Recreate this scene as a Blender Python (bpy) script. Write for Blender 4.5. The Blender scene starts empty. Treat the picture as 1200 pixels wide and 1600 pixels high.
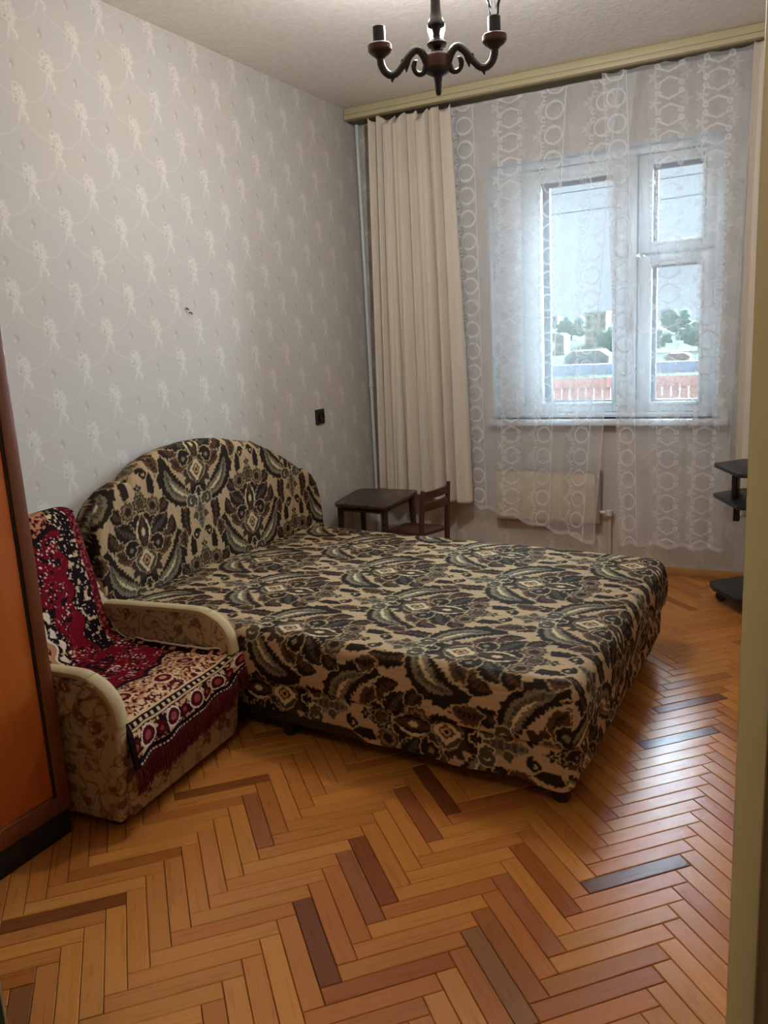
import bpy, bmesh, math, random
import numpy as np
from mathutils import Vector, Matrix

C = bpy.context.scene.collection
SC = bpy.context.scene

# ------------------------------------------------------------------ camera
FPX = 1267.4
cam_d = bpy.data.cameras.new('camera')
cam = bpy.data.objects.new('camera', cam_d)
C.objects.link(cam)
SC.camera = cam
cam_d.sensor_fit = 'VERTICAL'
cam_d.sensor_height = 36.0
cam_d.lens = 36.0 * FPX / 1600.0
cam_d.clip_start = 0.02
cam_d.clip_end = 2000
_y, _p, _r = (math.radians(a) for a in (-27.83, 11.88, 3.126))
fwd = Vector((math.sin(_y) * math.cos(_p), math.cos(_y) * math.cos(_p), -math.sin(_p)))
rgt = Vector((math.cos(_y), -math.sin(_y), 0))
dwn = fwd.cross(rgt)
r2 = math.cos(_r) * rgt + math.sin(_r) * dwn
d2 = -math.sin(_r) * rgt + math.cos(_r) * dwn
cam.matrix_world = Matrix(((r2.x, -d2.x, -fwd.x, 0), (r2.y, -d2.y, -fwd.y, 0),
                           (r2.z, -d2.z, -fwd.z, 1.32), (0, 0, 0, 1)))

# ------------------------------------------------------------------ sky, daylight, exposure
SC.view_settings.view_transform = 'Standard'
SC.view_settings.look = 'None'
SC.view_settings.exposure = 0.12
SC.view_settings.gamma = 1.0
SC.view_settings.use_curve_mapping = False
world = bpy.data.worlds.new('hazy_sky')
SC.world = world
world.use_nodes = True
world.node_tree.nodes['Background'].inputs[0].default_value = (0.70, 0.86, 1.0, 1)
world.node_tree.nodes['Background'].inputs[1].default_value = 1.05
sun_d = bpy.data.lights.new('hazy_sun', 'SUN')
sun_d.energy = 57.0
sun_d.angle = math.radians(60)
sun_d.color = (0.74, 0.90, 1.0)
sun = bpy.data.objects.new('hazy_sun', sun_d)
C.objects.link(sun)
sun.rotation_euler = Vector((-0.27, -0.90, -0.26)).to_track_quat('-Z', 'Y').to_euler()
hall_d = bpy.data.lights.new('hall_fill_light', 'POINT')  # made-up hall lamp, added to brighten the foreground floor and jamb
hall_d.energy = 24.0
hall_d.shadow_soft_size = 0.12
hall_d.color = (1.0, 0.86, 0.68)
hall_l = bpy.data.objects.new('hall_fill_light', hall_d)
C.objects.link(hall_l)
hall_l.location = (-0.45, -0.35, 2.36)
CHAND_W = 40.0
SC.cycles.transparent_max_bounces = 24
SC.cycles.max_bounces = 10
SC.cycles.diffuse_bounces = 5
SC.cycles.use_denoising = True
SC.cycles.use_light_tree = False
world.cycles.sampling_method = 'NONE'
SC.cycles.sample_clamp_indirect = 8.0
SC.cycles.caustics_reflective = False
SC.cycles.caustics_refractive = False

rng = np.random.default_rng(7)
random.seed(7)
XL, YF, HC = -2.40, 4.45, 2.61        # left wall, far wall, ceiling
XR, YN = 0.32, 0.62                   # right wall, near wall (inner faces)


def lin(c):
    c = np.asarray(c, float) / 255.0
    return np.where(c <= 0.04045, c / 12.92, ((c + 0.055) / 1.055) ** 2.4)


# ------------------------------------------------------------------ materials
def new_mat(name):
    m = bpy.data.materials.new(name)
    m.use_nodes = True
    nt = m.node_tree
    return m, nt, nt.nodes['Principled BSDF']


def node(nt, kind, **kw):
    n = nt.nodes.new(kind)
    for k, v in kw.items():
        setattr(n, k, v)
    return n


def plain(name, rgb, rough=0.5, metal=0.0, var=0.12, scale=30.0, bump=0.0, spec=0.5, stretch=(1, 1, 1)):
    """flat colour broken up by a procedural noise"""
    m, nt, b = new_mat(name)
    tc = node(nt, 'ShaderNodeTexCoord')
    mp = node(nt, 'ShaderNodeMapping')
    mp.inputs['Scale'].default_value = stretch
    nt.links.new(tc.outputs['Object'], mp.inputs[0])
    nz = node(nt, 'ShaderNodeTexNoise')
    nz.inputs['Scale'].default_value = scale
    nz.inputs['Detail'].default_value = 4
    nt.links.new(mp.outputs[0], nz.inputs['Vector'])
    mx = node(nt, 'ShaderNodeMix', data_type='RGBA')
    c = lin(rgb)
    mx.inputs['A'].default_value = (*(c * (1 - var)), 1)
    mx.inputs['B'].default_value = (*np.clip(c * (1 + var), 0, 1), 1)
    nt.links.new(nz.outputs['Fac'], mx.inputs['Factor'])
    nt.links.new(mx.outputs['Result'], b.inputs['Base Color'])
    b.inputs['Roughness'].default_value = rough
    b.inputs['Metallic'].default_value = metal
    b.inputs['Specular IOR Level'].default_value = spec
    if bump:
        bp = node(nt, 'ShaderNodeBump')
        bp.inputs['Strength'].default_value = bump
        bp.inputs['Distance'].default_value = 0.004
        nt.links.new(nz.outputs['Fac'], bp.inputs['Height'])
        nt.links.new(bp.outputs[0], b.inputs['Normal'])
    return m


def attr_mat(name, rough=0.9, spec=0.3, bump=0.3, bscale=220.0, var=0.10):
    """colour of the woven or printed pattern comes with the mesh, weave grain from noise"""
    m, nt, b = new_mat(name)
    at = node(nt, 'ShaderNodeAttribute', attribute_name='pattern')
    tc = node(nt, 'ShaderNodeTexCoord')
    nz = node(nt, 'ShaderNodeTexNoise')
    nz.inputs['Scale'].default_value = bscale
    nz.inputs['Detail'].default_value = 2
    nt.links.new(tc.outputs['Object'], nz.inputs['Vector'])
    mr = node(nt, 'ShaderNodeMapRange')
    mr.inputs['To Min'].default_value = 1 - var
    mr.inputs['To Max'].default_value = 1 + var
    nt.links.new(nz.outputs['Fac'], mr.inputs['Value'])
    mul = node(nt, 'ShaderNodeVectorMath', operation='MULTIPLY')
    nt.links.new(at.outputs['Color'], mul.inputs[0])
    nt.links.new(mr.outputs[0], mul.inputs[1])
    nt.links.new(mul.outputs[0], b.inputs['Base Color'])
    b.inputs['Roughness'].default_value = rough
    b.inputs['Specular IOR Level'].default_value = spec
    if bump:
        bp = node(nt, 'ShaderNodeBump')
        bp.inputs['Strength'].default_value = bump
        bp.inputs['Distance'].default_value = 0.002
        nt.links.new(nz.outputs['Fac'], bp.inputs['Height'])
        nt.links.new(bp.outputs[0], b.inputs['Normal'])
    return m


def wood(name, src, rough=0.3, spec=0.5, tint=None, scale=(2.2, 40, 40), contrast=0.16, coat=0.0):
    """src: 'object' (object colour), 'attr' (pattern attribute) or 'flat' (tint)"""
    m, nt, b = new_mat(name)
    tc = node(nt, 'ShaderNodeTexCoord')
    mp = node(nt, 'ShaderNodeMapping')
    mp.inputs['Scale'].default_value = scale
    if src == 'attr':
        at2 = node(nt, 'ShaderNodeAttribute', attribute_name='grain')
        nt.links.new(at2.outputs['Vector'], mp.inputs[0])
    else:
        nt.links.new(tc.outputs['Object'], mp.inputs[0])
    if src == 'object':
        oi0 = node(nt, 'ShaderNodeObjectInfo')
        ml = node(nt, 'ShaderNodeMath', operation='MULTIPLY')
        ml.inputs[1].default_value = 37.0
        nt.links.new(oi0.outputs['Random'], ml.inputs[0])
        cb = node(nt, 'ShaderNodeCombineXYZ')
        nt.links.new(ml.outputs[0], cb.inputs[0])
        nt.links.new(ml.outputs[0], cb.inputs[2])
        nt.links.new(cb.outputs[0], mp.inputs['Location'])
    nz = node(nt, 'ShaderNodeTexNoise')
    nz.inputs['Scale'].default_value = 2.2
    nz.inputs['Detail'].default_value = 6
    nz.inputs['Roughness'].default_value = 0.6
    nz.inputs['Distortion'].default_value = 0.6
    nt.links.new(mp.outputs[0], nz.inputs['Vector'])
    mr = node(nt, 'ShaderNodeMapRange')
    mr.inputs['From Min'].default_value = 0.25
    mr.inputs['From Max'].default_value = 0.75
    mr.inputs['To Min'].default_value = 1 - contrast
    mr.inputs['To Max'].default_value = 1 + contrast
    nt.links.new(nz.outputs['Fac'], mr.inputs['Value'])
    mul = node(nt, 'ShaderNodeVectorMath', operation='MULTIPLY')
    if src == 'object':
        oi = node(nt, 'ShaderNodeObjectInfo')
        nt.links.new(oi.outputs['Color'], mul.inputs[0])
    elif src == 'attr':
        at = node(nt, 'ShaderNodeAttribute', attribute_name='pattern')
        nt.links.new(at.outputs['Color'], mul.inputs[0])
    else:
        mul.inputs[0].default_value = tuple(lin(tint))
    nt.links.new(mr.outputs[0], mul.inputs[1])
    nt.links.new(mul.outputs[0], b.inputs['Base Color'])
    rr = node(nt, 'ShaderNodeMapRange')
    rr.inputs['To Min'].default_value = rough - 0.06
    rr.inputs['To Max'].default_value = rough + 0.08
    nt.links.new(nz.outputs['Fac'], rr.inputs['Value'])
    nt.links.new(rr.outputs[0], b.inputs['Roughness'])
    b.inputs['Specular IOR Level'].default_value = spec
    b.inputs['Coat Weight'].default_value = coat
    b.inputs['Coat Roughness'].default_value = 0.15
    bp = node(nt, 'ShaderNodeBump')
    bp.inputs['Strength'].default_value = 0.12
    bp.inputs['Distance'].default_value = 0.001
    nt.links.new(nz.outputs['Fac'], bp.inputs['Height'])
    nt.links.new(bp.outputs[0], b.inputs['Normal'])
    return m


def sheer_mat(name, base_op, lace_op, rgb):
    m, nt, b = new_mat(name)
    nt.nodes.remove(b)
    out = nt.nodes['Material Output']
    at = node(nt, 'ShaderNodeAttribute', attribute_name='lace')
    tc = node(nt, 'ShaderNodeTexCoord')
    nz = node(nt, 'ShaderNodeTexNoise')
    nz.inputs['Scale'].default_value = 6.0
    nt.links.new(tc.outputs['Object'], nz.inputs['Vector'])
    dif = node(nt, 'ShaderNodeBsdfDiffuse')
    trl = node(nt, 'ShaderNodeBsdfTranslucent')
    dif.inputs[0].default_value = (*lin(rgb), 1)
    trl.inputs[0].default_value = (*lin(rgb), 1)
    mx = node(nt, 'ShaderNodeMixShader')
    mx.inputs[0].default_value = 0.06
    nt.links.new(dif.outputs[0], mx.inputs[1])
    nt.links.new(trl.outputs[0], mx.inputs[2])
    tr = node(nt, 'ShaderNodeBsdfTransparent')
    op = node(nt, 'ShaderNodeMapRange')
    op.inputs['To Min'].default_value = base_op
    op.inputs['To Max'].default_value = lace_op
    nt.links.new(at.outputs['Fac'], op.inputs['Value'])
    ad = node(nt, 'ShaderNodeMath', operation='MULTIPLY_ADD')
    ad.inputs[1].default_value = 0.12
    nt.links.new(nz.outputs['Fac'], ad.inputs[0])
    nt.links.new(op.outputs[0], ad.inputs[2])
    ad2 = node(nt, 'ShaderNodeMath', operation='SUBTRACT')
    nt.links.new(ad.outputs[0], ad2.inputs[0])
    ad2.inputs[1].default_value = 0.06
    fin = node(nt, 'ShaderNodeMixShader')
    nt.links.new(ad2.outputs[0], fin.inputs[0])
    nt.links.new(tr.outputs[0], fin.inputs[1])
    nt.links.new(mx.outputs[0], fin.inputs[2])
    nt.links.new(fin.outputs[0], out.inputs['Surface'])
    return m


def glass_mat(name, tint=(0.97, 0.99, 1.0), ior=1.45):
    m, nt, b = new_mat(name)
    nt.nodes.remove(b)
    out = nt.nodes['Material Output']
    fr = node(nt, 'ShaderNodeFresnel')
    fr.inputs['IOR'].default_value = ior
    tr = node(nt, 'ShaderNodeBsdfTransparent')
    tr.inputs[0].default_value = (*tint, 1)
    gl = node(nt, 'ShaderNodeBsdfGlossy')
    gl.inputs['Roughness'].default_value = 0.02
    mx = node(nt, 'ShaderNodeMixShader')
    nt.links.new(fr.outputs[0], mx.inputs[0])
    nt.links.new(tr.outputs[0], mx.inputs[1])
    nt.links.new(gl.outputs[0], mx.inputs[2])
    nt.links.new(mx.outputs[0], out.inputs['Surface'])
    return m


def emit_mat(name, rgb, strength):
    m, nt, b = new_mat(name)
    b.inputs['Base Color'].default_value = (*rgb, 1)
    b.inputs['Emission Color'].default_value = (*rgb, 1)
    b.inputs['Emission Strength'].default_value = strength
    m.cycles.emission_sampling = 'NONE'
    return m


def drape_mat(name, rgb):
    m = plain(name, rgb, rough=0.95, var=0.05, scale=60, spec=0.1, stretch=(1, 1, 0.1))
    nt = m.node_tree
    b = nt.nodes['Principled BSDF']
    trl = node(nt, 'ShaderNodeBsdfTranslucent')
    trl.inputs[0].default_value = (*lin(rgb), 1)
    mx = node(nt, 'ShaderNodeMixShader')
    mx.inputs[0].default_value = 0.10
    nt.links.new(b.outputs[0], mx.inputs[1])
    nt.links.new(trl.outputs[0], mx.inputs[2])
    nt.links.new(mx.outputs[0], nt.nodes['Material Output'].inputs['Surface'])
    return m


def floral_mat(name, base, vine, dark):
    """faded upholstery: scrolling brown vines and small blossoms"""
    m, nt, b = new_mat(name)
    tc = node(nt, 'ShaderNodeTexCoord')
    n1 = node(nt, 'ShaderNodeTexNoise')
    n1.inputs['Scale'].default_value = 12.0
    n1.inputs['Detail'].default_value = 2.5
    n1.inputs['Distortion'].default_value = 1.6
    nt.links.new(tc.outputs['Object'], n1.inputs['Vector'])
    ab = node(nt, 'ShaderNodeMath', operation='SUBTRACT')
    ab.inputs[1].default_value = 0.5
    nt.links.new(n1.outputs['Fac'], ab.inputs[0])
    a2 = node(nt, 'ShaderNodeMath', operation='ABSOLUTE')
    nt.links.new(ab.outputs[0], a2.inputs[0])
    r1 = node(nt, 'ShaderNodeMapRange')
    r1.inputs['From Min'].default_value = 0.012
    r1.inputs['From Max'].default_value = 0.050
    r1.inputs['To Min'].default_value = 0.75
    r1.inputs['To Max'].default_value = 0.0
    nt.links.new(a2.outputs[0], r1.inputs['Value'])
    vo = node(nt, 'ShaderNodeTexVoronoi')
    vo.inputs['Scale'].default_value = 15.0
    n3 = node(nt, 'ShaderNodeTexNoise')
    n3.inputs['Scale'].default_value = 40
    nt.links.new(tc.outputs['Object'], n3.inputs['Vector'])
    vm = node(nt, 'ShaderNodeVectorMath', operation='SCALE')
    vm.inputs['Scale'].default_value = 0.05
    nt.links.new(n3.outputs['Color'], vm.inputs[0])
    va = node(nt, 'ShaderNodeVectorMath', operation='ADD')
    nt.links.new(tc.outputs['Object'], va.inputs[0])
    nt.links.new(vm.outputs[0], va.inputs[1])
    nt.links.new(va.outputs[0], vo.inputs['Vector'])
    r2_ = node(nt, 'ShaderNodeMapRange')
    r2_.inputs['From Min'].default_value = 0.26
    r2_.inputs['From Max'].default_value = 0.36
    r2_.inputs['To Min'].default_value = 0.8
    r2_.inputs['To Max'].default_value = 0.0
    nt.links.new(vo.outputs['Distance'], r2_.inputs['Value'])
    r3 = node(nt, 'ShaderNodeMapRange')
    r3.inputs['From Min'].default_value = 0.07
    r3.inputs['From Max'].default_value = 0.11
    r3.inputs['To Min'].default_value = 0.85
    r3.inputs['To Max'].default_value = 0.0
    nt.links.new(vo.outputs['Distance'], r3.inputs['Value'])
    m1 = node(nt, 'ShaderNodeMix', data_type='RGBA')
    m1.inputs['A'].default_value = (*lin(base), 1)
    m1.inputs['B'].default_value = (*lin(vine), 1)
    nt.links.new(r1.outputs[0], m1.inputs['Factor'])
    m2 = node(nt, 'ShaderNodeMix', data_type='RGBA')
    nt.links.new(m1.outputs['Result'], m2.inputs['A'])
    m2.inputs['B'].default_value = (*lin(dark), 1)
    nt.links.new(r2_.outputs[0], m2.inputs['Factor'])
    m3 = node(nt, 'ShaderNodeMix', data_type='RGBA')
    nt.links.new(m2.outputs['Result'], m3.inputs['A'])
    m3.inputs['B'].default_value = (*lin(base), 1)
    nt.links.new(r3.outputs[0], m3.inputs['Factor'])
    nt.links.new(m3.outputs['Result'], b.inputs['Base Color'])
    b.inputs['Roughness'].default_value = 0.95
    b.inputs['Specular IOR Level'].default_value = 0.1
    bp = node(nt, 'ShaderNodeBump')
    bp.inputs['Strength'].default_value = 0.35
    bp.inputs['Distance'].default_value = 0.003
    nt.links.new(n1.outputs['Fac'], bp.inputs['Height'])
    nt.links.new(bp.outputs[0], b.inputs['Normal'])
    return m


M = {}
M['plank'] = wood('parquet_lacquered_wood', 'object', rough=0.28, spec=0.33, contrast=0.10)
M['plank_rest'] = wood('parquet_lacquered_wood_joined', 'attr', rough=0.28, spec=0.33, contrast=0.10)
M['subfloor'] = plain('dark_glue_bed', (30, 18, 10), 0.95)
M['ceiling'] = plain('speckled_ceiling_paper', (234, 228, 221), 0.95, var=0.14, scale=45, bump=0.5, spec=0.1)
M['wallpaper'] = attr_mat('damask_wallpaper', rough=0.75, spec=0.25, bump=0.1, bscale=90, var=0.035)
M['wall_plain'] = plain('grey_beige_wallpaper', (190, 180, 168), 0.85, var=0.05, scale=12)
M['white_paint'] = plain('white_gloss_paint', (206, 212, 214), 0.35, var=0.03, scale=8)
M['old_paint'] = plain('weathered_grey_paint', (150, 158, 166), 0.5, var=0.06, scale=8)
M['cornice'] = plain('yellowed_plastic', (194, 184, 146), 0.45, var=0.06, scale=20, stretch=(0.2, 1, 1))
M['cornice_dark'] = plain('cornice_shade_and_track', (92, 78, 52), 0.6)  # dark tone painted as shade in the cornice gaps; also colours the track
M['jamb'] = plain('olive_beige_paint', (150, 143, 108), 0.45, var=0.06, scale=7)
M['jamb_wall'] = plain('olive_grey_hall_wall', (140, 122, 92), 0.8, var=0.06)
M['skirting'] = wood('skirting_wood', 'flat', tint=(176, 132, 82), rough=0.4)
M['bed'] = attr_mat('woven_tapestry_upholstery', rough=0.95, spec=0.12, bump=0.5, bscale=260, var=0.16)
M['rug'] = attr_mat('plush_rug_pile', rough=1.0, spec=0.05, bump=0.6, bscale=300, var=0.22)
M['fringe'] = plain('crimson_fringe_thread', (88, 14, 22), 0.9, var=0.3, scale=120)
M['dark_leg'] = plain('black_plastic', (26, 22, 20), 0.4, var=0.1)
M['chair_fabric'] = floral_mat('faded_floral_upholstery', (172, 148, 116), (116, 82, 52), (92, 58, 38))
M['chair_cap'] = plain('cream_velour', (178, 160, 122), 0.95, var=0.08, scale=40, bump=0.3, spec=0.1)
M['ward_dark'] = wood('dark_brown_veneer', 'flat', tint=(108, 60, 33), rough=0.32, contrast=0.2, scale=(30, 30, 2))
M['ward_panel'] = wood('orange_brown_lacquer', 'flat', tint=(176, 92, 38), rough=0.22, contrast=0.10, scale=(14, 14, 1), coat=0.3)
M['ward_plinth'] = plain('black_plinth', (16, 13, 11), 0.6)
M['ward_mould'] = plain('polished_moulding', (120, 78, 50), 0.2, var=0.05)
M['espresso'] = wood('espresso_wood', 'flat', tint=(58, 40, 32), rough=0.28, contrast=0.15, scale=(20, 3, 20))
M['chair_wood'] = wood('dark_walnut', 'flat', tint=(72, 44, 30), rough=0.3, contrast=0.15, scale=(20, 20, 3))
M['desk'] = plain('black_laminate', (32, 32, 33), 0.35, var=0.08)
M['drape'] = drape_mat('beige_drape_cloth', (218, 207, 191))
M['sheer'] = sheer_mat('embroidered_voile', 0.28, 0.66, (240, 242, 248))
M['sheer_hem'] = sheer_mat('voile_hem', 0.55, 0.8, (240, 238, 242))
M['glass'] = glass_mat('window_glass')
M['bulb_glass'] = glass_mat('bulb_glass', ior=1.5)
M['radiator'] = plain('cream_enamel', (205, 192, 162), 0.4, var=0.04, scale=6)
M['metal'] = plain('pale_metal', (190, 186, 176), 0.35, metal=0.6, var=0.06)
M['iron'] = plain('dark_cast_bronze', (52, 46, 42), 0.42, metal=0.35, var=0.2, scale=60)
M['chand_wood'] = plain('red_brown_turned_wood', (84, 48, 34), 0.3, var=0.15)
M['sleeve'] = plain('black_candle_sleeve', (30, 29, 30), 0.5)
M['bulb_lit'] = emit_mat('glowing_bulb', (1.0, 0.95, 0.86), 14.0)
M['socket'] = plain('black_bakelite', (24, 23, 20), 0.3)
M['nail'] = plain('rusty_nail', (70, 60, 55), 0.5)
M['slat'] = plain('faded_red_boards', (158, 108, 96), 0.8, var=0.12, scale=15)
M['rail'] = plain('grey_rail_paint', (92, 100, 112), 0.6)
M['loggia'] = plain('concrete', (150, 148, 142), 0.9)
M['grass'] = plain('meadow', (66, 96, 68), 0.95, var=0.2, scale=0.08)
M['leaf'] = plain('haze_tinted_foliage', (134, 168, 152), 0.95, var=0.25, scale=0.6)  # distance haze is mixed into this pale leaf colour
M['trunk'] = plain('bark', (96, 84, 70), 0.9)
M['build_a'] = plain('cream_render', (222, 208, 180), 0.9, var=0.03)
M['build_b'] = plain('grey_panel', (196, 200, 204), 0.9, var=0.03)
M['roof_w'] = plain('pale_metal_roof', (190, 192, 192), 0.5)
M['roof_r'] = plain('red_tile_roof', (196, 128, 120), 0.8)
M['pane'] = plain('far_window_pane', (110, 130, 145), 0.3)
M['wire'] = plain('wire', (60, 64, 70), 0.7)


# ------------------------------------------------------------------ mesh helpers
def link(name, me, mat=None, parent=None):
    o = bpy.data.objects.new(name, me)
    C.objects.link(o)
    if mat is not None:
        if len(me.materials) == 0:
            me.materials.append(mat)
    if parent is not None:
        o.parent = parent
    return o


def tag(o, label=None, cat=None, group=None, kind=None):
    if label: o['label'] = label
    if cat: o['category'] = cat
    if group: o['group'] = group
    if kind: o['kind'] = kind
    return o


def thing(name, label, cat, loc=(0, 0, 0), group=None):
    o = bpy.data.objects.new(name, None)
    C.objects.link(o)
    o.location = loc
    o.empty_display_size = 0.05
    return tag(o, label, cat, group)


def mesh_np(name, verts, faces, smooth=True):
    """verts (n,3) array, faces (m,4) or (m,3) int array"""
    me = bpy.data.meshes.new(name)
    verts = np.asarray(verts, np.float32).reshape(-1, 3)
    faces = np.asarray(faces, np.int32)
    k = faces.shape[1]
    me.vertices.add(len(verts))
    me.vertices.foreach_set('co', verts.ravel())
    me.loops.add(faces.size)
    me.loops.foreach_set('vertex_index', faces.ravel())
    me.polygons.add(len(faces))
    me.polygons.foreach_set('loop_start', np.arange(0, faces.size, k, dtype=np.int32))
    me.polygons.foreach_set('use_smooth', np.full(len(faces), smooth))
    me.update(calc_edges=True)
    me.validate()
    return me


def set_col(me, col, name='pattern'):
    a = me.color_attributes.new(name, 'FLOAT_COLOR', 'POINT')
    c = np.ones((len(me.vertices), 4), np.float32)
    c[:, :3] = np.asarray(col).reshape(-1, 3)
    a.data.foreach_set('color', c.ravel())


def set_float(me, val, name):
    a = me.attributes.new(name, 'FLOAT', 'POINT')
    a.data.foreach_set('value', np.asarray(val, np.float32).ravel())


def grid_faces(n, m, off=0, flip=False):
    i = np.arange(n - 1)[:, None] * m + np.arange(m - 1)[None, :] + off
    f = np.stack([i, i + m, i + m + 1, i + 1], -1).reshape(-1, 4)
    return f[:, ::-1] if flip else f


class MB:
    """collects shapes into one mesh object"""
    def __init__(self):
        self.bm = bmesh.new()

    def box(self, x0, x1, y0, y1, z0, z1, bev=0.0, seg=2, rot=None, about=None):
        r = bmesh.ops.create_cube(self.bm, size=1.0)
        vs = r['verts']
        for v in vs:
            v.co = Vector(((x0 + x1) / 2 + v.co.x * (x1 - x0), (y0 + y1) / 2 + v.co.y * (y1 - y0),
                           (z0 + z1) / 2 + v.co.z * (z1 - z0)))
        if rot is not None:
            bmesh.ops.rotate(self.bm, verts=vs, cent=about, matrix=rot)
        if bev > 0:
            es = list({e for v in vs for e in v.link_edges})
            bmesh.ops.bevel(self.bm, geom=es, offset=bev, segments=seg, profile=0.5, affect='EDGES')
        return self

    def lathe(self, prof, center=(0, 0, 0), n=24):
        rings = []
        for r, z in prof:
            if r < 1e-5:
                rings.append([self.bm.verts.new((center[0], center[1], center[2] + z))])
            else:
                rings.append([self.bm.verts.new((center[0] + r * math.cos(2 * math.pi * k / n),
                                                 center[1] + r * math.sin(2 * math.pi * k / n), center[2] + z)) for k in range(n)])
        for a, b in zip(rings, rings[1:]):
            for k in range(n):
                k2 = (k + 1) % n
                if len(a) == 1 and len(b) == 1: continue
                if len(a) == 1: self.bm.faces.new((a[0], b[k2], b[k]))
                elif len(b) == 1: self.bm.faces.new((a[k], a[k2], b[0]))
                else: self.bm.faces.new((a[k], a[k2], b[k2], b[k]))
        for ring, fl in ((rings[0], True), (rings[-1], False)):
            if len(ring) > 1:
                self.bm.faces.new(ring[::-1] if fl else ring)
        return self

    def tube(self, pts, rad, n=8, smooth=0):
        P = [Vector(p) for p in pts]
        R = list(rad) if hasattr(rad, '__len__') else [rad] * len(P)
        for _ in range(smooth):       # Chaikin-like resampling through midpoints
            Q, S = [P[0]], [R[0]]
            for a, b, ra, rb in zip(P, P[1:], R, R[1:]):
                Q += [a.lerp(b, .25), a.lerp(b, .75)]
                S += [ra * .75 + rb * .25, ra * .25 + rb * .75]
            P, R = Q + [P[-1]], S + [R[-1]]
        T = [(P[min(i + 1, len(P) - 1)] - P[max(i - 1, 0)]).normalized() for i in range(len(P))]
        up = Vector((0, 0, 1)) if abs(T[0].z) < 0.9 else Vector((1, 0, 0))
        nrm = (up - T[0] * up.dot(T[0])).normalized()
        rings = []
        for p, t, r in zip(P, T, R):
            nrm = (nrm - t * nrm.dot(t)).normalized()
            bi = t.cross(nrm)
            rings.append([self.bm.verts.new(p + (nrm * math.cos(2 * math.pi * k / n) + bi * math.sin(2 * math.pi * k / n)) * r) for k in range(n)])
        for a, b in zip(rings, rings[1:]):
            for k in range(n):
                k2 = (k + 1) % n
                self.bm.faces.new((a[k], a[k2], b[k2], b[k]))
        self.bm.faces.new(rings[0][::-1])
        self.bm.faces.new(rings[-1])
        return self

    def prism(self, poly, z0, z1, bev=0.0, axis='z', seg=2):
        """extruded polygon; axis z: poly in xy; axis y: poly in xz; axis x: poly in yz"""
        def mk(a, b, c):
            return {'z': (a, b, c), 'y': (a, c, b), 'x': (c, a, b)}[axis]
        lo = [self.bm.verts.new(mk(a, b, z0)) for a, b in poly]
        hi = [self.bm.verts.new(mk(a, b, z1)) for a, b in poly]
        fs = [self.bm.faces.new(lo[::-1]), self.bm.faces.new(hi)]
        k = len(poly)
        for i in range(k):
            j = (i + 1) % k
            fs.append(self.bm.faces.new((lo[i], lo[j], hi[j], hi[i])))
        bmesh.ops.recalc_face_normals(self.bm, faces=fs)
        if bev > 0:
            es = [e for e in (set(fs[0].edges) | set(fs[1].edges))]
            bmesh.ops.bevel(self.bm, geom=es, offset=bev, segments=seg, profile=0.5, affect='EDGES')
        return self

    def build(self, name, mat, parent=None, smooth=35):
        bmesh.ops.recalc_face_normals(self.bm, faces=self.bm.faces)
        me = bpy.data.meshes.new(name)
        self.bm.to_mesh(me)
        self.bm.free()
        if smooth:
            me.polygons.foreach_set('use_smooth', np.ones(len(me.polygons), bool))
            me.set_sharp_from_angle(angle=math.radians(smooth))
        return link(name, me, mat, parent)


def bxo(name, mat, parent, *dims, bev=0.0):
    return MB().box(*dims, bev=bev).build(name, mat, parent)


# ------------------------------------------------------------------ pattern painting (numpy, formulas only)
def vnoise(x, y, seed=0):
    xi, yi = np.floor(x).astype(np.int64), np.floor(y).astype(np.int64)
    fx, fy = x - xi, y - yi
    fx, fy = fx * fx * (3 - 2 * fx), fy * fy * (3 - 2 * fy)

    def h(a, b):
        n = (a * 374761393 + b * 668265263 + seed * 974711) & 0xffffffff
        n = ((n ^ (n >> 13)) * 1274126177) & 0xffffffff
        return ((n ^ (n >> 16)) & 0xffff) / 65535.0
    return (h(xi, yi) * (1 - fx) + h(xi + 1, yi) * fx) * (1 - fy) + (h(xi, yi + 1) * (1 - fx) + h(xi + 1, yi + 1) * fx) * fy


def bez(pts, n=18):
    """Catmull-Rom through the points"""
    p = np.array(pts, float)
    p = np.vstack([2 * p[0] - p[1], p, 2 * p[-1] - p[-2]])
    out = []
    for i in range(1, len(p) - 2):
        t = np.linspace(0, 1, max(2, n // (len(p) - 3)), endpoint=False)[:, None]
        a, b, c, d = p[i - 1], p[i], p[i + 1], p[i + 2]
        out.append(0.5 * (2 * b + (c - a) * t + (2 * a - 5 * b + 4 * c - d) * t ** 2 + (3 * b - 3 * c + d - a) * t ** 3))
    return np.vstack(out + [p[-2][None]])


def dist_line(X, Y, pts):
    """distance to polyline, and 0..1 position along it, signed side"""
    best = np.full(X.shape, 9.0)
    tt = np.zeros(X.shape)
    sd = np.zeros(X.shape)
    n = len(pts) - 1
    for i in range(n):
        a, b = pts[i], pts[i + 1]
        d = b - a
        L2 = d @ d + 1e-12
        t = np.clip(((X - a[0]) * d[0] + (Y - a[1]) * d[1]) / L2, 0, 1)
        ex, ey = X - a[0] - t * d[0], Y - a[1] - t * d[1]
        q = np.hypot(ex, ey)
        m = q < best
        best = np.where(m, q, best)
        tt = np.where(m, (i + t) / n, tt)
        sd = np.where(m, np.sign(d[0] * ey - d[1] * ex), sd)
    return best, tt, sd


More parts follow.
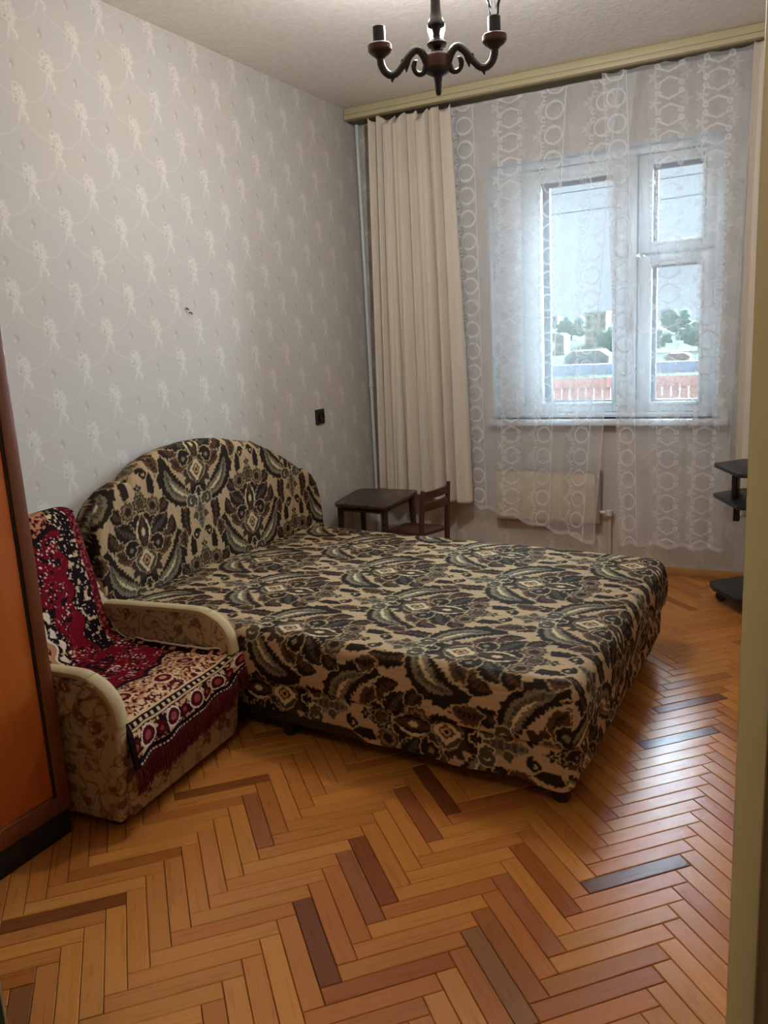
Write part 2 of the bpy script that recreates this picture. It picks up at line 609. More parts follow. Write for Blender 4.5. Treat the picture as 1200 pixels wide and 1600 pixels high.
class Canvas:
    def __init__(self, u0, u1, v0, v1, res, mirror=False, warp=0.0):
        self.u = np.arange(u0, u1, res) + res / 2
        self.v = np.arange(v0, v1, res) + res / 2
        self.U, self.V = np.meshgrid(self.u, self.v)      # rows = v
        if mirror: self.U = np.abs(self.U)
        if warp:
            a_, b_ = self.U * 1.0, self.V * 1.0
            self.U = a_ + warp * (vnoise(a_ * 110 + 9, b_ * 110 + 50, 81) - 0.5) * 2
            self.V = b_ + warp * (vnoise(a_ * 110 + 70, b_ * 110 + 20, 82) - 0.5) * 2
        self.rgb = np.zeros(self.U.shape + (3,))
        self.a = np.zeros(self.U.shape)

    def put(self, mask, col):
        self.rgb[mask] = lin(col)
        self.a[mask] = 1

    def leaf(self, pts, w, col, halo=None, hw=0.0045, serr=0.0, nserr=26, inner=None, iw=0.35, profile='leaf'):
        d, t, s = dist_line(self.U, self.V, bez(pts))
        if profile == 'leaf': wd = w * np.sin(np.pi * np.clip(t, 0.02, 0.98)) ** 0.6
        elif profile == 'club': wd = w * (0.25 + 0.75 * t)
        else: wd = w * np.ones_like(t)
        wd = wd * (1 + serr * np.abs(np.sin(t * np.pi * nserr / 2)) * np.where(s > 0, 1.0, 0.5))
        if halo is not None: self.put(d < wd + hw, halo)
        self.put(d < wd, col)
        if inner is not None:
            e = np.abs(d - wd * 0.35 * (s > 0))
            self.put((d < wd * iw) & (np.sin(t * np.pi * nserr) > -0.7), inner)

    def flower(self, cu, cv, r, col, halo=None, hw=0.0045, n=7, amp=0.16, inner=None, ir=0.45, core=None, cr=0.2, sq=1.0, ph=0.0):
        dx, dy = self.U - cu, (self.V - cv) / sq
        R = np.hypot(dx, dy)
        th = np.arctan2(dy, dx) + ph
        rr = r * (1 + amp * np.cos(n * th))
        if halo is not None: self.put(R < rr + hw, halo)
        self.put(R < rr, col)
        if inner is not None: self.put((R < rr * ir) & (R > rr * (ir - 0.2)), inner)
        if core is not None: self.put(R < rr * cr, core)

    def curl(self, cu, cv, r, w, col, turns=1.3, start=0.0, sgn=1, halo=None, hw=0.004):
        a = np.linspace(0, turns * 2 * np.pi, 22)
        rr = r * (0.25 + 0.75 * a / a[-1])
        pts = np.stack([cu + rr * np.cos(start + sgn * a), cv + rr * np.sin(start + sgn * a)], 1)
        d, t, s = dist_line(self.U, self.V, pts)
        if halo is not None: self.put(d < w + hw, halo)
        self.put(d < w, col)


def stamp(tile_rgb, cv, at, period, res):
    """paste a canvas into a periodic tile, wrapping round"""
    nv, nu = tile_rgb.shape[:2]
    iu = np.floor((cv.u + at[0]) / res).astype(int) % nu
    iv = np.floor((cv.v + at[1]) / res).astype(int) % nv
    m = cv.a > 0
    II, JJ = np.meshgrid(iv, iu, indexing='ij')
    tile_rgb[II[m], JJ[m]] = cv.rgb[m]


def sample(tile, u, v, pu, pv):
    nv, nu = tile.shape[:2]
    fu = (u / pu) % 1.0 * nu - 0.5
    fv = (v / pv) % 1.0 * nv - 0.5
    i0, j0 = np.floor(fv).astype(int), np.floor(fu).astype(int)
    a, b = (fv - i0)[..., None], (fu - j0)[..., None]
    i1, j1 = (i0 + 1) % nv, (j0 + 1) % nu
    i0, j0 = i0 % nv, j0 % nu
    return (tile[i0, j0] * (1 - b) + tile[i0, j1] * b) * (1 - a) + (tile[i1, j0] * (1 - b) + tile[i1, j1] * b) * a


def bed_tile():
    PU, PV, res = 0.70, 0.61, 0.002
    GR, DK, GY, CR, BR, LG = (174, 147, 114), (40, 30, 24), (74, 67, 55), (196, 178, 140), (82, 58, 40), (120, 108, 86)
    tile = np.zeros((round(PV / res), round(PU / res), 3))
    uu, vv = np.meshgrid(np.arange(tile.shape[1]) * res, np.arange(tile.shape[0]) * res)
    streak = vnoise(uu * 350, vv * 14, 3)
    tile[:] = lin(GR)[None, None] * (0.90 + 0.2 * streak)[..., None]
    c = Canvas(-0.30, 0.30, -0.36, 0.34, res, mirror=True, warp=0.0045)
    H = (176, 152, 114)
    c.flower(0.0, 0.12, 0.115, DK, H, hw=0.006, n=13, amp=0.16, sq=1.15)
    c.flower(0.0, 0.0, 0.085, (62, 48, 38), None, n=11, amp=0.14)
    # hanging leaves and curls under the heart
    c.leaf([(0.075, -0.12), (0.10, -0.19), (0.085, -0.27)], 0.026, DK, H, serr=0.3, nserr=16, inner=BR, iw=0.3)
    c.leaf([(0.115, -0.24), (0.12, -0.28), (0.115, -0.31)], 0.022, BR, H, serr=0.4, nserr=9, inner=DK)
    c.leaf([(0.0, -0.10), (0.0, -0.18), (0.0, -0.25)], 0.030, LG, H, serr=0.3, nserr=14, inner=GY, iw=0.5)
    c.curl(0.038, -0.275, 0.022, 0.0065, DK, 1.2, 1.5, 1, H)
    c.curl(0.03, -0.20, 0.016, 0.006, GY, 1.1, 0.5, -1, H)
    c.flower(0.0, -0.32, 0.018, DK, H, n=4, amp=0.3, core=CR, cr=0.3)
    # acanthus sweeping out from the foot of the heart
    c.leaf([(0.02, -0.125), (0.075, -0.115), (0.135, -0.085), (0.185, -0.03), (0.205, 0.035), (0.185, 0.085)], 0.044, DK, H, serr=0.35, nserr=30)
    c.leaf([(0.03, -0.12), (0.08, -0.105), (0.14, -0.075), (0.175, -0.03), (0.188, 0.02)], 0.024, LG, None, serr=0.5, nserr=36, inner=GY, iw=0.45)
    c.leaf([(0.04, -0.112), (0.09, -0.095), (0.14, -0.062), (0.17, -0.02)], 0.005, CR, None)
    c.curl(0.05, -0.135, 0.03, 0.009, GY, 1.2, 2.2, 1, CR)
    c.leaf([(0.235, 0.02), (0.255, 0.07), (0.25, 0.12)], 0.024, BR, H, serr=0.4, nserr=12, inner=DK)
    c.leaf([(0.27, -0.06), (0.285, -0.02), (0.28, 0.03)], 0.018, DK, H, serr=0.4, nserr=10)
    # side leaf clusters of the bouquet
    c.leaf([(0.05, 0.06), (0.105, 0.07), (0.155, 0.10), (0.17, 0.14)], 0.034, DK, H, serr=0.4, nserr=20, inner=BR, iw=0.35)
    c.leaf([(0.04, 0.10), (0.10, 0.125), (0.14, 0.165)], 0.030, DK, H, serr=0.45, nserr=16, inner=GY, iw=0.3)
    c.leaf([(0.06, 0.02), (0.11, 0.03), (0.15, 0.06)], 0.024, BR, H, serr=0.4, nserr=14, inner=DK, iw=0.3)
    c.leaf([(0.10, 0.175), (0.13, 0.195), (0.15, 0.225)], 0.026, DK, H, serr=0.4, nserr=10, inner=BR)
    # tulips in the fan
    c.flower(0.068, 0.205, 0.036, BR, H, n=9, amp=0.10, inner=LG, ir=0.75, core=DK, cr=0.4)
    c.flower(0.0, 0.225, 0.038, DK, H, n=9, amp=0.10, inner=LG, ir=0.75, core=BR, cr=0.45, ph=0.5)
    c.flower(0.0, 0.285, 0.016, DK, H, n=4, amp=0.35, core=CR, cr=0.3)
    # vase
    c.leaf([(0.0, 0.05), (0.0, 0.11), (0.0, 0.175)], 0.034, DK, H, inner=BR, iw=0.5)
    c.leaf([(0.022, 0.07), (0.034, 0.11), (0.018, 0.165)], 0.0045, CR, None)
    c.leaf([(0.0, 0.095), (0.0, 0.13)], 0.010, CR, None)
    c.curl(0.072, 0.055, 0.032, 0.009, DK, 1.4, 0.2, 1, H)
    c.flower(0.072, 0.055, 0.010, LG)
    # heart
    c.leaf([(0.0, -0.055), (0.0, 0.0), (0.0, 0.04)], 0.052, GY, H, serr=0.2, nserr=18)
    hd = np.abs(c.U) * 0.95 + np.abs(c.V - 0.0) * 0.8
    c.put(hd < 0.040, CR)
    c.put((hd < 0.030) & (c.V < 0.02), (190, 150, 116))
    c.put(np.abs(hd - 0.021) < 0.004, BR)
    c.put(hd < 0.010, DK)
    c.leaf([(0.0, -0.06), (0.025, -0.085), (0.05, -0.08)], 0.016, DK, None)
    c.flower(0.0, -0.095, 0.018, DK, CR, n=5, amp=0.2, core=BR)
    for off in ((0, 0), (PU / 2, PV / 2)):
        stamp(tile, c, off, (PU, PV), res)
    return tile, PU, PV


BT, BPU, BPV = bed_tile()


def bedcol(u, v):
    """u across the motif, v up the motif"""
    col = sample(BT, u, v, BPU, BPV)
    return col * (0.90 + 0.2 * vnoise(u * 400, v * 400, 5))[..., None]


def paper_tile():
    PU, PV, res = 0.268, 0.255, 0.001
    tile = np.zeros((round(PV / res), round(PU / res), 3))
    uu, vv = np.meshgrid(np.arange(tile.shape[1]) * res, np.arange(tile.shape[0]) * res)
    base = (190, 185, 178)
    tile[:] = lin(base)
    c = Canvas(-0.13, 0.15, -0.15, 0.09, res)
    W1, W2, DKs = (204, 199, 191), (211, 207, 199), (176, 169, 160)
    VN = (199, 194, 186)
    # trailing vines to the neighbours
    c.leaf([(0.005, -0.045), (0.022, -0.075), (0.06, -0.10), (0.115, -0.12)], 0.0026, VN, profile='line')
    c.leaf([(0.035, -0.002), (0.07, 0.008), (0.10, 0.03), (0.125, 0.055)], 0.0022, VN, profile='line')
    # bouquet
    c.flower(0.0, 0.022, 0.026, W1, n=7, amp=0.16)
    c.flower(-0.012, 0.040, 0.013, W1, n=5, amp=0.2)
    c.flower(0.016, 0.002, 0.016, W1, n=6, amp=0.2)
    c.flower(-0.014, -0.004, 0.013, W1, n=5, amp=0.2)
    c.flower(0.0, 0.022, 0.013, W2, n=5, amp=0.25, inner=DKs, ir=0.6)
    c.flower(0.014, -0.022, 0.009, W1, n=5, amp=0.2)
    c.flower(0.016, 0.002, 0.008, W2, n=5, amp=0.3, core=DKs, cr=0.35)
    c.flower(-0.014, -0.004, 0.006, DKs, n=4, amp=0.3)
    c.leaf([(-0.018, 0.022), (-0.012, 0.010), (0.0, 0.004)], 0.0022, DKs)
    c.flower(-0.012, 0.042, 0.005, DKs, n=4, amp=0.3)
    c.leaf([(0.0, -0.02), (-0.004, -0.045), (-0.012, -0.065)], 0.0045, W1, profile='line')
    c.leaf([(0.006, -0.02), (0.012, -0.04), (0.022, -0.045), (0.026, -0.062)], 0.004, W2, profile='line')
    # small droplet with its dark accent
    c.leaf([(0.118, -0.002), (0.124, -0.022), (0.120, -0.038)], 0.008, DKs)
    c.leaf([(0.114, -0.022), (0.119, -0.034)], 0.006, W1)
    for off in ((0, 0), (PU / 2, PV / 2)):
        stamp(tile, c, off, (PU, PV), res)
    return tile, PU, PV


WT, WPU, WPV = paper_tile()


def papercol(u, v):
    col = sample(WT, u - 2.355, v - 2.436, WPU, WPV)
    mott = vnoise(u * 5, v * 5, 71) * 0.6 + vnoise(u * 14, v * 14, 72) * 0.4 - 0.5
    tint = np.stack([1 + 0.05 * mott, 1 + 0.02 * mott, 1 - 0.05 * mott], -1)
    return col * tint


def lace(u, v, kind):
    """embroidery density of the voile, u along the cloth, v height"""
    out = np.zeros(u.shape)
    PER = 0.118
    vp = (v % PER) - PER / 2
    if kind == 0:                       # chain of rings with a plain edge line
        R = np.hypot(u, vp)
        th = np.arctan2(vp, u)
        st = 0.0032 + 0.0022 * np.abs(np.sin(th))
        out = np.maximum(out, (np.abs(R - 0.041) < st) * 1.0)
        out = np.maximum(out, (np.abs(u - 0.049) < 0.003) * 0.9)
        for k in (-1, 1):               # little scrolls and a spray at the open side
            q = np.hypot(u + 0.050, vp - k * 0.040)
            out = np.maximum(out, (np.abs(q - 0.011) < 0.0036) * (u < -0.042) * 0.9)
            q2 = np.hypot(u + 0.068, vp - k * 0.020)
            t2 = np.arctan2(vp - k * 0.020, u + 0.068)
            out = np.maximum(out, (q2 < 0.012 * (1 + 0.5 * np.cos(5 * t2))) * 0.55)
        q2 = np.hypot(u + 0.082, vp)
        t2 = np.arctan2(vp, u + 0.082)
        out = np.maximum(out, (q2 < 0.013 * (1 + 0.5 * np.cos(5 * t2))) * 0.5)
    else:                               # pairs of curved brackets ending in scrolls
        arc = 0.046 - 0.55 * np.abs(u) ** 1.15 * 1.2
        out = np.maximum(out, ((np.abs(np.abs(vp) - arc) < 0.0048) & (np.abs(u) < 0.044)) * 1.0)
        for k in (-1, 1):
            q = np.hypot(u - k * 0.050, np.abs(vp) - 0.018)
            out = np.maximum(out, (np.abs(q - 0.010) < 0.0036) * 0.95)
            out = np.maximum(out, (q < 0.004) * 0.9)
            q2 = np.hypot(u - k * 0.066, vp - PER / 2 * np.sign(vp))
            t2 = np.arctan2(vp - PER / 2 * np.sign(vp), u - k * 0.066)
            out = np.maximum(out, (q2 < 0.020 * (1 + 0.5 * np.cos(5 * t2))) * (0.6 if k < 0 else 0.35))
    return out


# ------------------------------------------------------------------ room shell
def wall_grid(name, origin, du, dv, nu, nv, colf, back, mat):
    """patterned inner face as a fine grid plus a solid slab behind it"""
    u = np.linspace(0, 1, nu)[:, None]
    v = np.linspace(0, 1, nv)[None, :]
    P = np.array(origin) + u[..., None] * np.array(du) + v[..., None] * np.array(dv)
    me = mesh_np(name, P, grid_faces(nu, nv), smooth=False)
    set_col(me, colf(P))
    return me


# left wall: fine where the photograph shows it
def left_col(P): return papercol(P[..., 1], P[..., 2])
me = wall_grid('wall_left', (XL, 1.30, 0.0), (0, YF - 1.30, 0), (0, 0, HC), 631, 523, left_col, None, M['wallpaper'])
wall_left = tag(link('wall_left', me, M['wallpaper']), kind='structure')
s = MB().box(XL - 0.14, XL - 0.002, YN - 0.1, YF + 0.02, -0.05, HC + 0.02)
s.box(XL - 0.02, XL, YN, 1.30, 0, HC)
s.build('wall_backing', M['wall_plain'], wall_left, smooth=0)

# far wall with the window opening
WX0, WX1, WZ0, WZ1 = -1.60, -0.40, 0.845, 2.215


def far_col(P): return papercol(P[..., 0] + 3.1, P[..., 2])


verts, faces, cols, off = [], [], [], 0
for (x0, x1, z0, z1) in ((XL, WX0, 0, HC), (WX1, XR, 0, HC), (WX0, WX1, 0, WZ0), (WX0, WX1, WZ1, HC)):
    nu, nv = max(3, int((x1 - x0) / 0.009)), max(3, int((z1 - z0) / 0.009))
    u = np.linspace(x0, x1, nu)[:, None] * np.ones((1, nv))
    v = np.linspace(z0, z1, nv)[None, :] * np.ones((nu, 1))
    P = np.stack([u, np.full_like(u, YF), v], -1)
    verts.append(P.reshape(-1, 3)); cols.append(far_col(P).reshape(-1, 3))
    faces.append(grid_faces(nu, nv, off, flip=True)); off += nu * nv
me = mesh_np('wall_far', np.vstack(verts), np.vstack(faces), smooth=False)
set_col(me, np.vstack(cols))
wall_far = tag(link('wall_far', me, M['wallpaper']), kind='structure')
s = MB()
for (x0, x1, z0, z1) in ((XL - 0.14, WX0, -0.05, HC + 0.02), (WX1, XR + 0.14, -0.05, HC + 0.02), (WX0, WX1, -0.05, WZ0), (WX0, WX1, WZ1, HC + 0.02)):
    s.box(x0, x1, YF + 0.002, YF + 0.36, z0, z1)
s.build('wall_masonry', M['white_paint'], wall_far, smooth=0)

tag(bxo('wall_right', M['wall_plain'], None, XR, XR + 0.14, YN - 0.1, YF + 0.02, -0.05, HC + 0.02), kind='structure')
DX0, DX1 = -1.00, -0.0295            # doorway we look through
s = MB()
s.box(XL - 0.14, DX0, 0.54, YN, -0.05, HC + 0.02)
s.box(DX1 + 0.012, XR + 0.14, 0.545, YN, -0.05, HC + 0.02)
s.box(DX0, DX1 + 0.012, 0.54, YN, 2.12, HC + 0.02)
tag(s.build('wall_near', M['jamb_wall'], None, smooth=0), kind='structure')
s = MB().box(DX1, DX1 + 0.0175, 0.52, YN + 0.005, 0.0, 2.12, bev=0.002)
s.box(DX0 - 0.0175, DX0, 0.52, YN + 0.005, 0.0, 2.12, bev=0.002)
s.box(DX0 - 0.0175, DX1 + 0.0175, 0.52, YN + 0.005, 2.12, 2.145, bev=0.002)
tag(s.build('door_1', M['jamb'], None), kind='structure')
# hall behind the camera
s = MB().box(-1.5, -1.4, -1.5, 0.54, -0.05, HC + 0.02)
s.box(1.2, 1.3, -1.5, 0.545, -0.05, HC + 0.02)
s.box(-1.5, 1.3, -1.6, -1.5, -0.05, HC + 0.02)
s.box(XR + 0.14, 1.3, 0.5, 0.545, -0.05, HC + 0.02)
tag(s.build('wall_hall', M['wall_plain'], None, smooth=0), kind='structure')
ceiling = tag(bxo('ceiling', M['ceiling'], None, XL - 0.14, 1.3, -1.6, YF + 0.36, HC, HC + 0.12), kind='structure')
hl = thing('hall_fill_lamp', 'unseen fill lamp added to the hall ceiling behind the doorway', 'lamp', (-0.45, -0.35, HC))  # added fixture with a glowing shade, goes with the fill light
MB().lathe([(0.0, -0.10), (0.06, -0.092), (0.11, -0.06), (0.125, -0.02)], (0, 0, 0)).build('fill_lamp_shade', emit_mat('fill_lamp_glow', (1, .88, .7), 3.0), hl)
MB().lathe([(0.13, -0.02), (0.13, 0.0)], (0, 0, 0)).build('base', M['white_paint'], hl)

# floor and herringbone parquet
floor = tag(bxo('floor', M['subfloor'], None, XL - 0.14, 1.3, -1.6, YF + 0.36, -0.12, -0.012), kind='structure')
LP, WP = 0.2897, 0.0483
TH = 0.012
A_AX, B_AX = np.array([1, 1]) / math.sqrt(2), np.array([-1, 1]) / math.sqrt(2)
ORG = np.array([-1.0545, 1.478])      # right-upper corner of one plank of the first direction
DARK = {('a', -1.456, 1.263): (122, 68, 32), ('a', -1.458, 1.876): (128, 74, 36), ('a', -0.23, 1.974): (112, 76, 56),
        ('a', -0.22, 2.74): (104, 68, 52), ('a', -0.22, 3.0): (116, 70, 46),
        ('b', -1.054, 1.682): (132, 72, 36), ('b', -1.053, 1.406): (116, 66, 38), ('b', -0.64, 1.484): (142, 96, 56),
        ('b', -1.46, 1.738): (152, 92, 52), ('b', -0.641, 1.689): (160, 98, 56), ('b', -1.457, 0.92): (128, 82, 46),
        ('b', -1.054, 1.955): (150, 88, 50), ('b', -1.054, 2.09): (118, 66, 38), ('b', -1.054, 1.60): (150, 92, 54)}


def plank_color(kind, cx, cy):
    for (k, x, y), c in DARK.items():
        if k == kind and abs(x - cx) < 0.06 and abs(y - cy) < 0.034:
            return lin(c)
    h = random.random()
    base = np.array([(186, 121, 57), (190, 127, 61), (182, 116, 55), (195, 133, 66), (174, 107, 51), (185, 120, 60), (188, 126, 58)][random.randrange(7)], float)
    if h < 0.07: base = base * np.array([0.86, 0.80, 0.74])
    return lin(np.clip(base * (0.96 + 0.08 * random.random()), 0, 255))


planks = []
for i in range(-90, 120):
    for j in range(-9, 9):
        # corner (L, W) of plank A at lattice i*(W,W) + j*(L,-L) in (p, q)
        p0, q0 = i * WP + j * LP, i * WP - j * LP
        planks.append(('a', p0 - LP, q0 - WP, LP, WP, p0, q0))
        planks.append(('b', p0, q0 - LP, WP, LP, p0, q0))


def to_xy(p, q): return ORG + p * A_AX + q * B_AX


def clip_rect(poly, x0, x1, y0, y1):
    for ax, lim, sg in ((0, x0, 1), (0, x1, -1), (1, y0, 1), (1, y1, -1)):
        out = []
        for a, b in zip(poly, poly[1:] + poly[:1]):
            fa, fb = sg * (a[ax] - lim), sg * (b[ax] - lim)
            if fa >= 0: out.append(a)
            if (fa >= 0) != (fb >= 0):
                t = fa / (fa - fb)
                out.append(a + (b - a) * t)
        poly = out
        if len(poly) < 3: return []
    return poly


def project(P):
    d = np.array(P, float) - np.array([0, 0, 1.32])
    z = d @ np.array(fwd)
    return (d @ np.array(r2)) / z * FPX + 600, (d @ np.array(d2)) / z * FPX + 800, z


cand = []
for (k, p, q, lp, lq, pc, qc) in planks:
    g = 0.0007
    cs = [to_xy(p + g, q + g), to_xy(p + lp - g, q + g), to_xy(p + lp - g, q + lq - g), to_xy(p + g, q + lq - g)]
    cl = clip_rect(cs, XL, XR, -1.5, YF)
    if not cl: continue
    cen = to_xy(p + lp / 2, q + lq / 2)
    inside = all(XL < c[0] < XR and 0.6 < c[1] < YF for c in cs)
    area = 0.0
    vis = False
    px = [project((c[0], c[1], 0)) for c in cs]
    if all(v[2] > 0.2 for v in px):
        xs, ys = [v[0] for v in px], [v[1] for v in px]
        area = abs(sum(xs[a] * ys[(a + 1) % 4] - xs[(a + 1) % 4] * ys[a] for a in range(4))) / 2
        mx_, my_ = sum(xs) / 4, sum(ys) / 4
        vis = -60 < mx_ < 1175 and my_ < 1680
        # hidden under bed, armchair, wardrobe
        if cen[1] > 2.25 and cen[0] < -0.62 and cen[1] < 4.3: vis = False
        if cen[0] < -1.80 and cen[1] > 1.25: vis = False
    cc = to_xy(pc, qc)
    col = plank_color(k, cc[0], cc[1])
    cand.append((area if (vis and inside) else 0, k, cen, cl, col, (p, q, lp, lq)))
cand.sort(key=lambda c: -c[0])


def plank_mesh():
    b = 0.0016
    l, w = LP / 2 - 0.0007, WP / 2 - 0.0007
    v = [(x, y, z) for z, e in ((-TH, 0), (-b, 0), (0, b)) for x, y in ((-l + e, -w + e), (l - e, -w + e), (l - e, w - e), (-l + e, w - e))]
    f = [(8, 9, 10, 11)]
    for lv in (0, 4):
        for k in range(4):
            f.append((lv + k, lv + (k + 1) % 4, lv + 4 + (k + 1) % 4, lv + 4 + k))
    return mesh_np('plank', v, f, smooth=False)


pm = plank_mesh()
pm.materials.append(M['plank'])
NP_IND = 290
for n, (ar, k, cen, cl, col, _) in enumerate(cand[:NP_IND]):
    if ar <= 0: continue
    o = bpy.data.objects.new('plank', pm)
    C.objects.link(o)
    o.parent = floor
    o.location = (cen[0], cen[1], random.uniform(-0.0004, 0.0002))
    o.rotation_euler = (random.uniform(-.0012, .0012), random.uniform(-.0008, .0008), math.radians(45 if k == 'a' else 135))
    o.color = (*col, 1)
rest = [c for n, c in enumerate(cand) if n >= NP_IND or c[0] <= 0]
bm = bmesh.new()
cl_l = bm.verts.layers.float_color.new('pattern')
gr_l = bm.verts.layers.float_vector.new('grain')
for (ar, k, cen, cl, col, _) in rest:
    ax = A_AX if k == 'a' else B_AX
    ay = np.array([-ax[1], ax[0]])
    cpt = sum(cl) / len(cl)
    off = random.random() * 37
    rings = []
    for z, e in ((-TH, 0.0), (-0.0012, 0.0), (0.0, 0.0012)):
        ring = []
        for c in cl:
            dv = cpt - c
            n_ = np.hypot(*dv)
            c2 = c + dv / max(n_, 1e-6) * min(e * 1.4, n_ * 0.5)
            v = bm.verts.new((c2[0], c2[1], z))
            v[cl_l] = (*col, 1)
            rel = c2 - cen
            v[gr_l] = (rel @ ax + off, rel @ ay, off)
            ring.append(v)
        rings.append(ring)
    try:
        bm.faces.new(rings[2])
        for a, b in zip(rings, rings[1:]):
            for t in range(len(a)):
                u_ = (t + 1) % len(a)
                bm.faces.new((a[t], a[u_], b[u_], b[t]))
    except ValueError:
        pass
bmesh.ops.recalc_face_normals(bm, faces=bm.faces)
me = bpy.data.meshes.new('parquet_rest')
bm.to_mesh(me); bm.free()
tag(link('parquet_rest', me, M['plank_rest'], floor), kind='stuff')

# skirting boards
tag(bxo('baseboard_far', M['skirting'], None, XL, XR, YF - 0.016, YF, 0.0, 0.045, bev=0.004), kind='structure')
tag(bxo('baseboard_left', M['skirting'], None, XL, XL + 0.016, YN, YF - 0.016, 0.0, 0.045, bev=0.004), kind='structure')

# ------------------------------------------------------------------ window
win = thing('window_1', None, None, ((WX0 + WX1) / 2, YF + 0.12, WZ0))
win['kind'] = 'structure'
wl = Vector(win.location)


def wbox(s, x0, x1, y0, y1, z0, z1, bev=0.004):
    s.box(x0 - wl.x, x1 - wl.x, y0 - wl.y, y1 - wl.y, z0 - wl.z, z1 - wl.z, bev=bev)
    return s


GZ = [(-1.335, -0.945, 0.925, 2.105), (-0.752, -0.506, 1.742, 2.125), (-0.752, -0.506, 0.922, 1.630)]
f = MB()
for (y0, y1) in ((4.54, 4.585), (4.70, 4.745)):
    wbox(f, WX0, -1.44, y0 - 0.02, y1 + 0.02, WZ0, WZ1)
    wbox(f, -0.445, WX1, y0 - 0.02, y1 + 0.02, WZ0, WZ1)
    wbox(f, -1.44, -0.445, y0 - 0.02, y1 + 0.02, 2.175, WZ1)
    wbox(f, -1.44, -0.445, y0 - 0.02, y1 + 0.02, WZ0, 0.872)
    wbox(f, -0.868, -0.822, y0 - 0.02, y1 + 0.02, 0.872, 2.175)
f.build('frame', M['white_paint'], win)
for kk, (y0, y1) in enumerate(((4.535, 4.575), (4.705, 4.74))):
    for (sx0, sx1, sz0, sz1, g) in ((-1.438, -0.870, 0.874, 2.172, GZ[0]), (-0.820, -0.447, 1.695, 2.172, GZ[1]), (-0.820, -0.447, 0.874, 1.680, GZ[2])):
        s = MB()
        wbox(s, sx0, g[0], y0, y1, sz0, sz1)
        wbox(s, g[1], sx1, y0, y1, sz0, sz1)
        wbox(s, g[0], g[1], y0, y1, sz0, g[2])
        wbox(s, g[0], g[1], y0, y1, g[3], sz1)
        for (a, b, c, d) in ((g[0] - .012, g[0] + .004, g[2], g[3]), (g[1] - .004, g[1] + .012, g[2], g[3])):
            wbox(s, a, b, y0 - 0.006, y0 + 0.004, c, d, 0.002)
        for (c, d) in ((g[2] - .012, g[2] + .004), (g[3] - .004, g[3] + .012)):
            wbox(s, g[0], g[1], y0 - 0.006, y0 + 0.004, c, d, 0.002)
        so = s.build('sash', M['white_paint'] if kk == 0 else M['old_paint'], win)
        wbox(MB(), g[0] + 0.003, g[1] - 0.003, y0 + 0.016, y0 + 0.019, g[2] + .003, g[3] - .003, 0).build('pane', M['glass'], so)
h = MB()
wbox(h, -0.858, -0.846, 4.508, 4.520, 1.30, 1.42, 0.003)
wbox(h, -0.860, -0.844, 4.514, 4.522, 1.33, 1.39, 0.002)
h.build('handle', M['metal'], win)
sill = MB().box(WX0 - 0.02, WX1 + 0.05, 4.40, 4.53, 0.812, 0.845, bev=0.006).build('trim_1', M['white_paint'], None)
tag(sill, kind='structure')

# ------------------------------------------------------------------ cornice and curtains
cor = thing('curtain_cornice', 'long yellowed plastic curtain cornice under the ceiling above the window', 'cornice', (-1.05, 4.36, 2.545))
b = MB().box(-1.345, 1.36, -0.045, 0.085, 0.024, 0.064, bev=0.003)
b.box(-1.345, 1.36, -0.055, 0.085, 0.002, 0.026, bev=0.004)
b.build('fascia', M['cornice'], cor)
bxo('groove_shade', M['cornice_dark'], cor, -1.345, 1.36, -0.0475, -0.04, 0.0235, 0.0285)  # this strip and the next colour in the shadow lines
bxo('gap_shade', M['cornice_dark'], cor, -1.345, 1.36, -0.040, 0.085, 0.058, 0.0655)
bxo('curtain_track', M['cornice_dark'], cor, -1.34, 1.35, -0.02, 0.07, -0.004, 0.003)


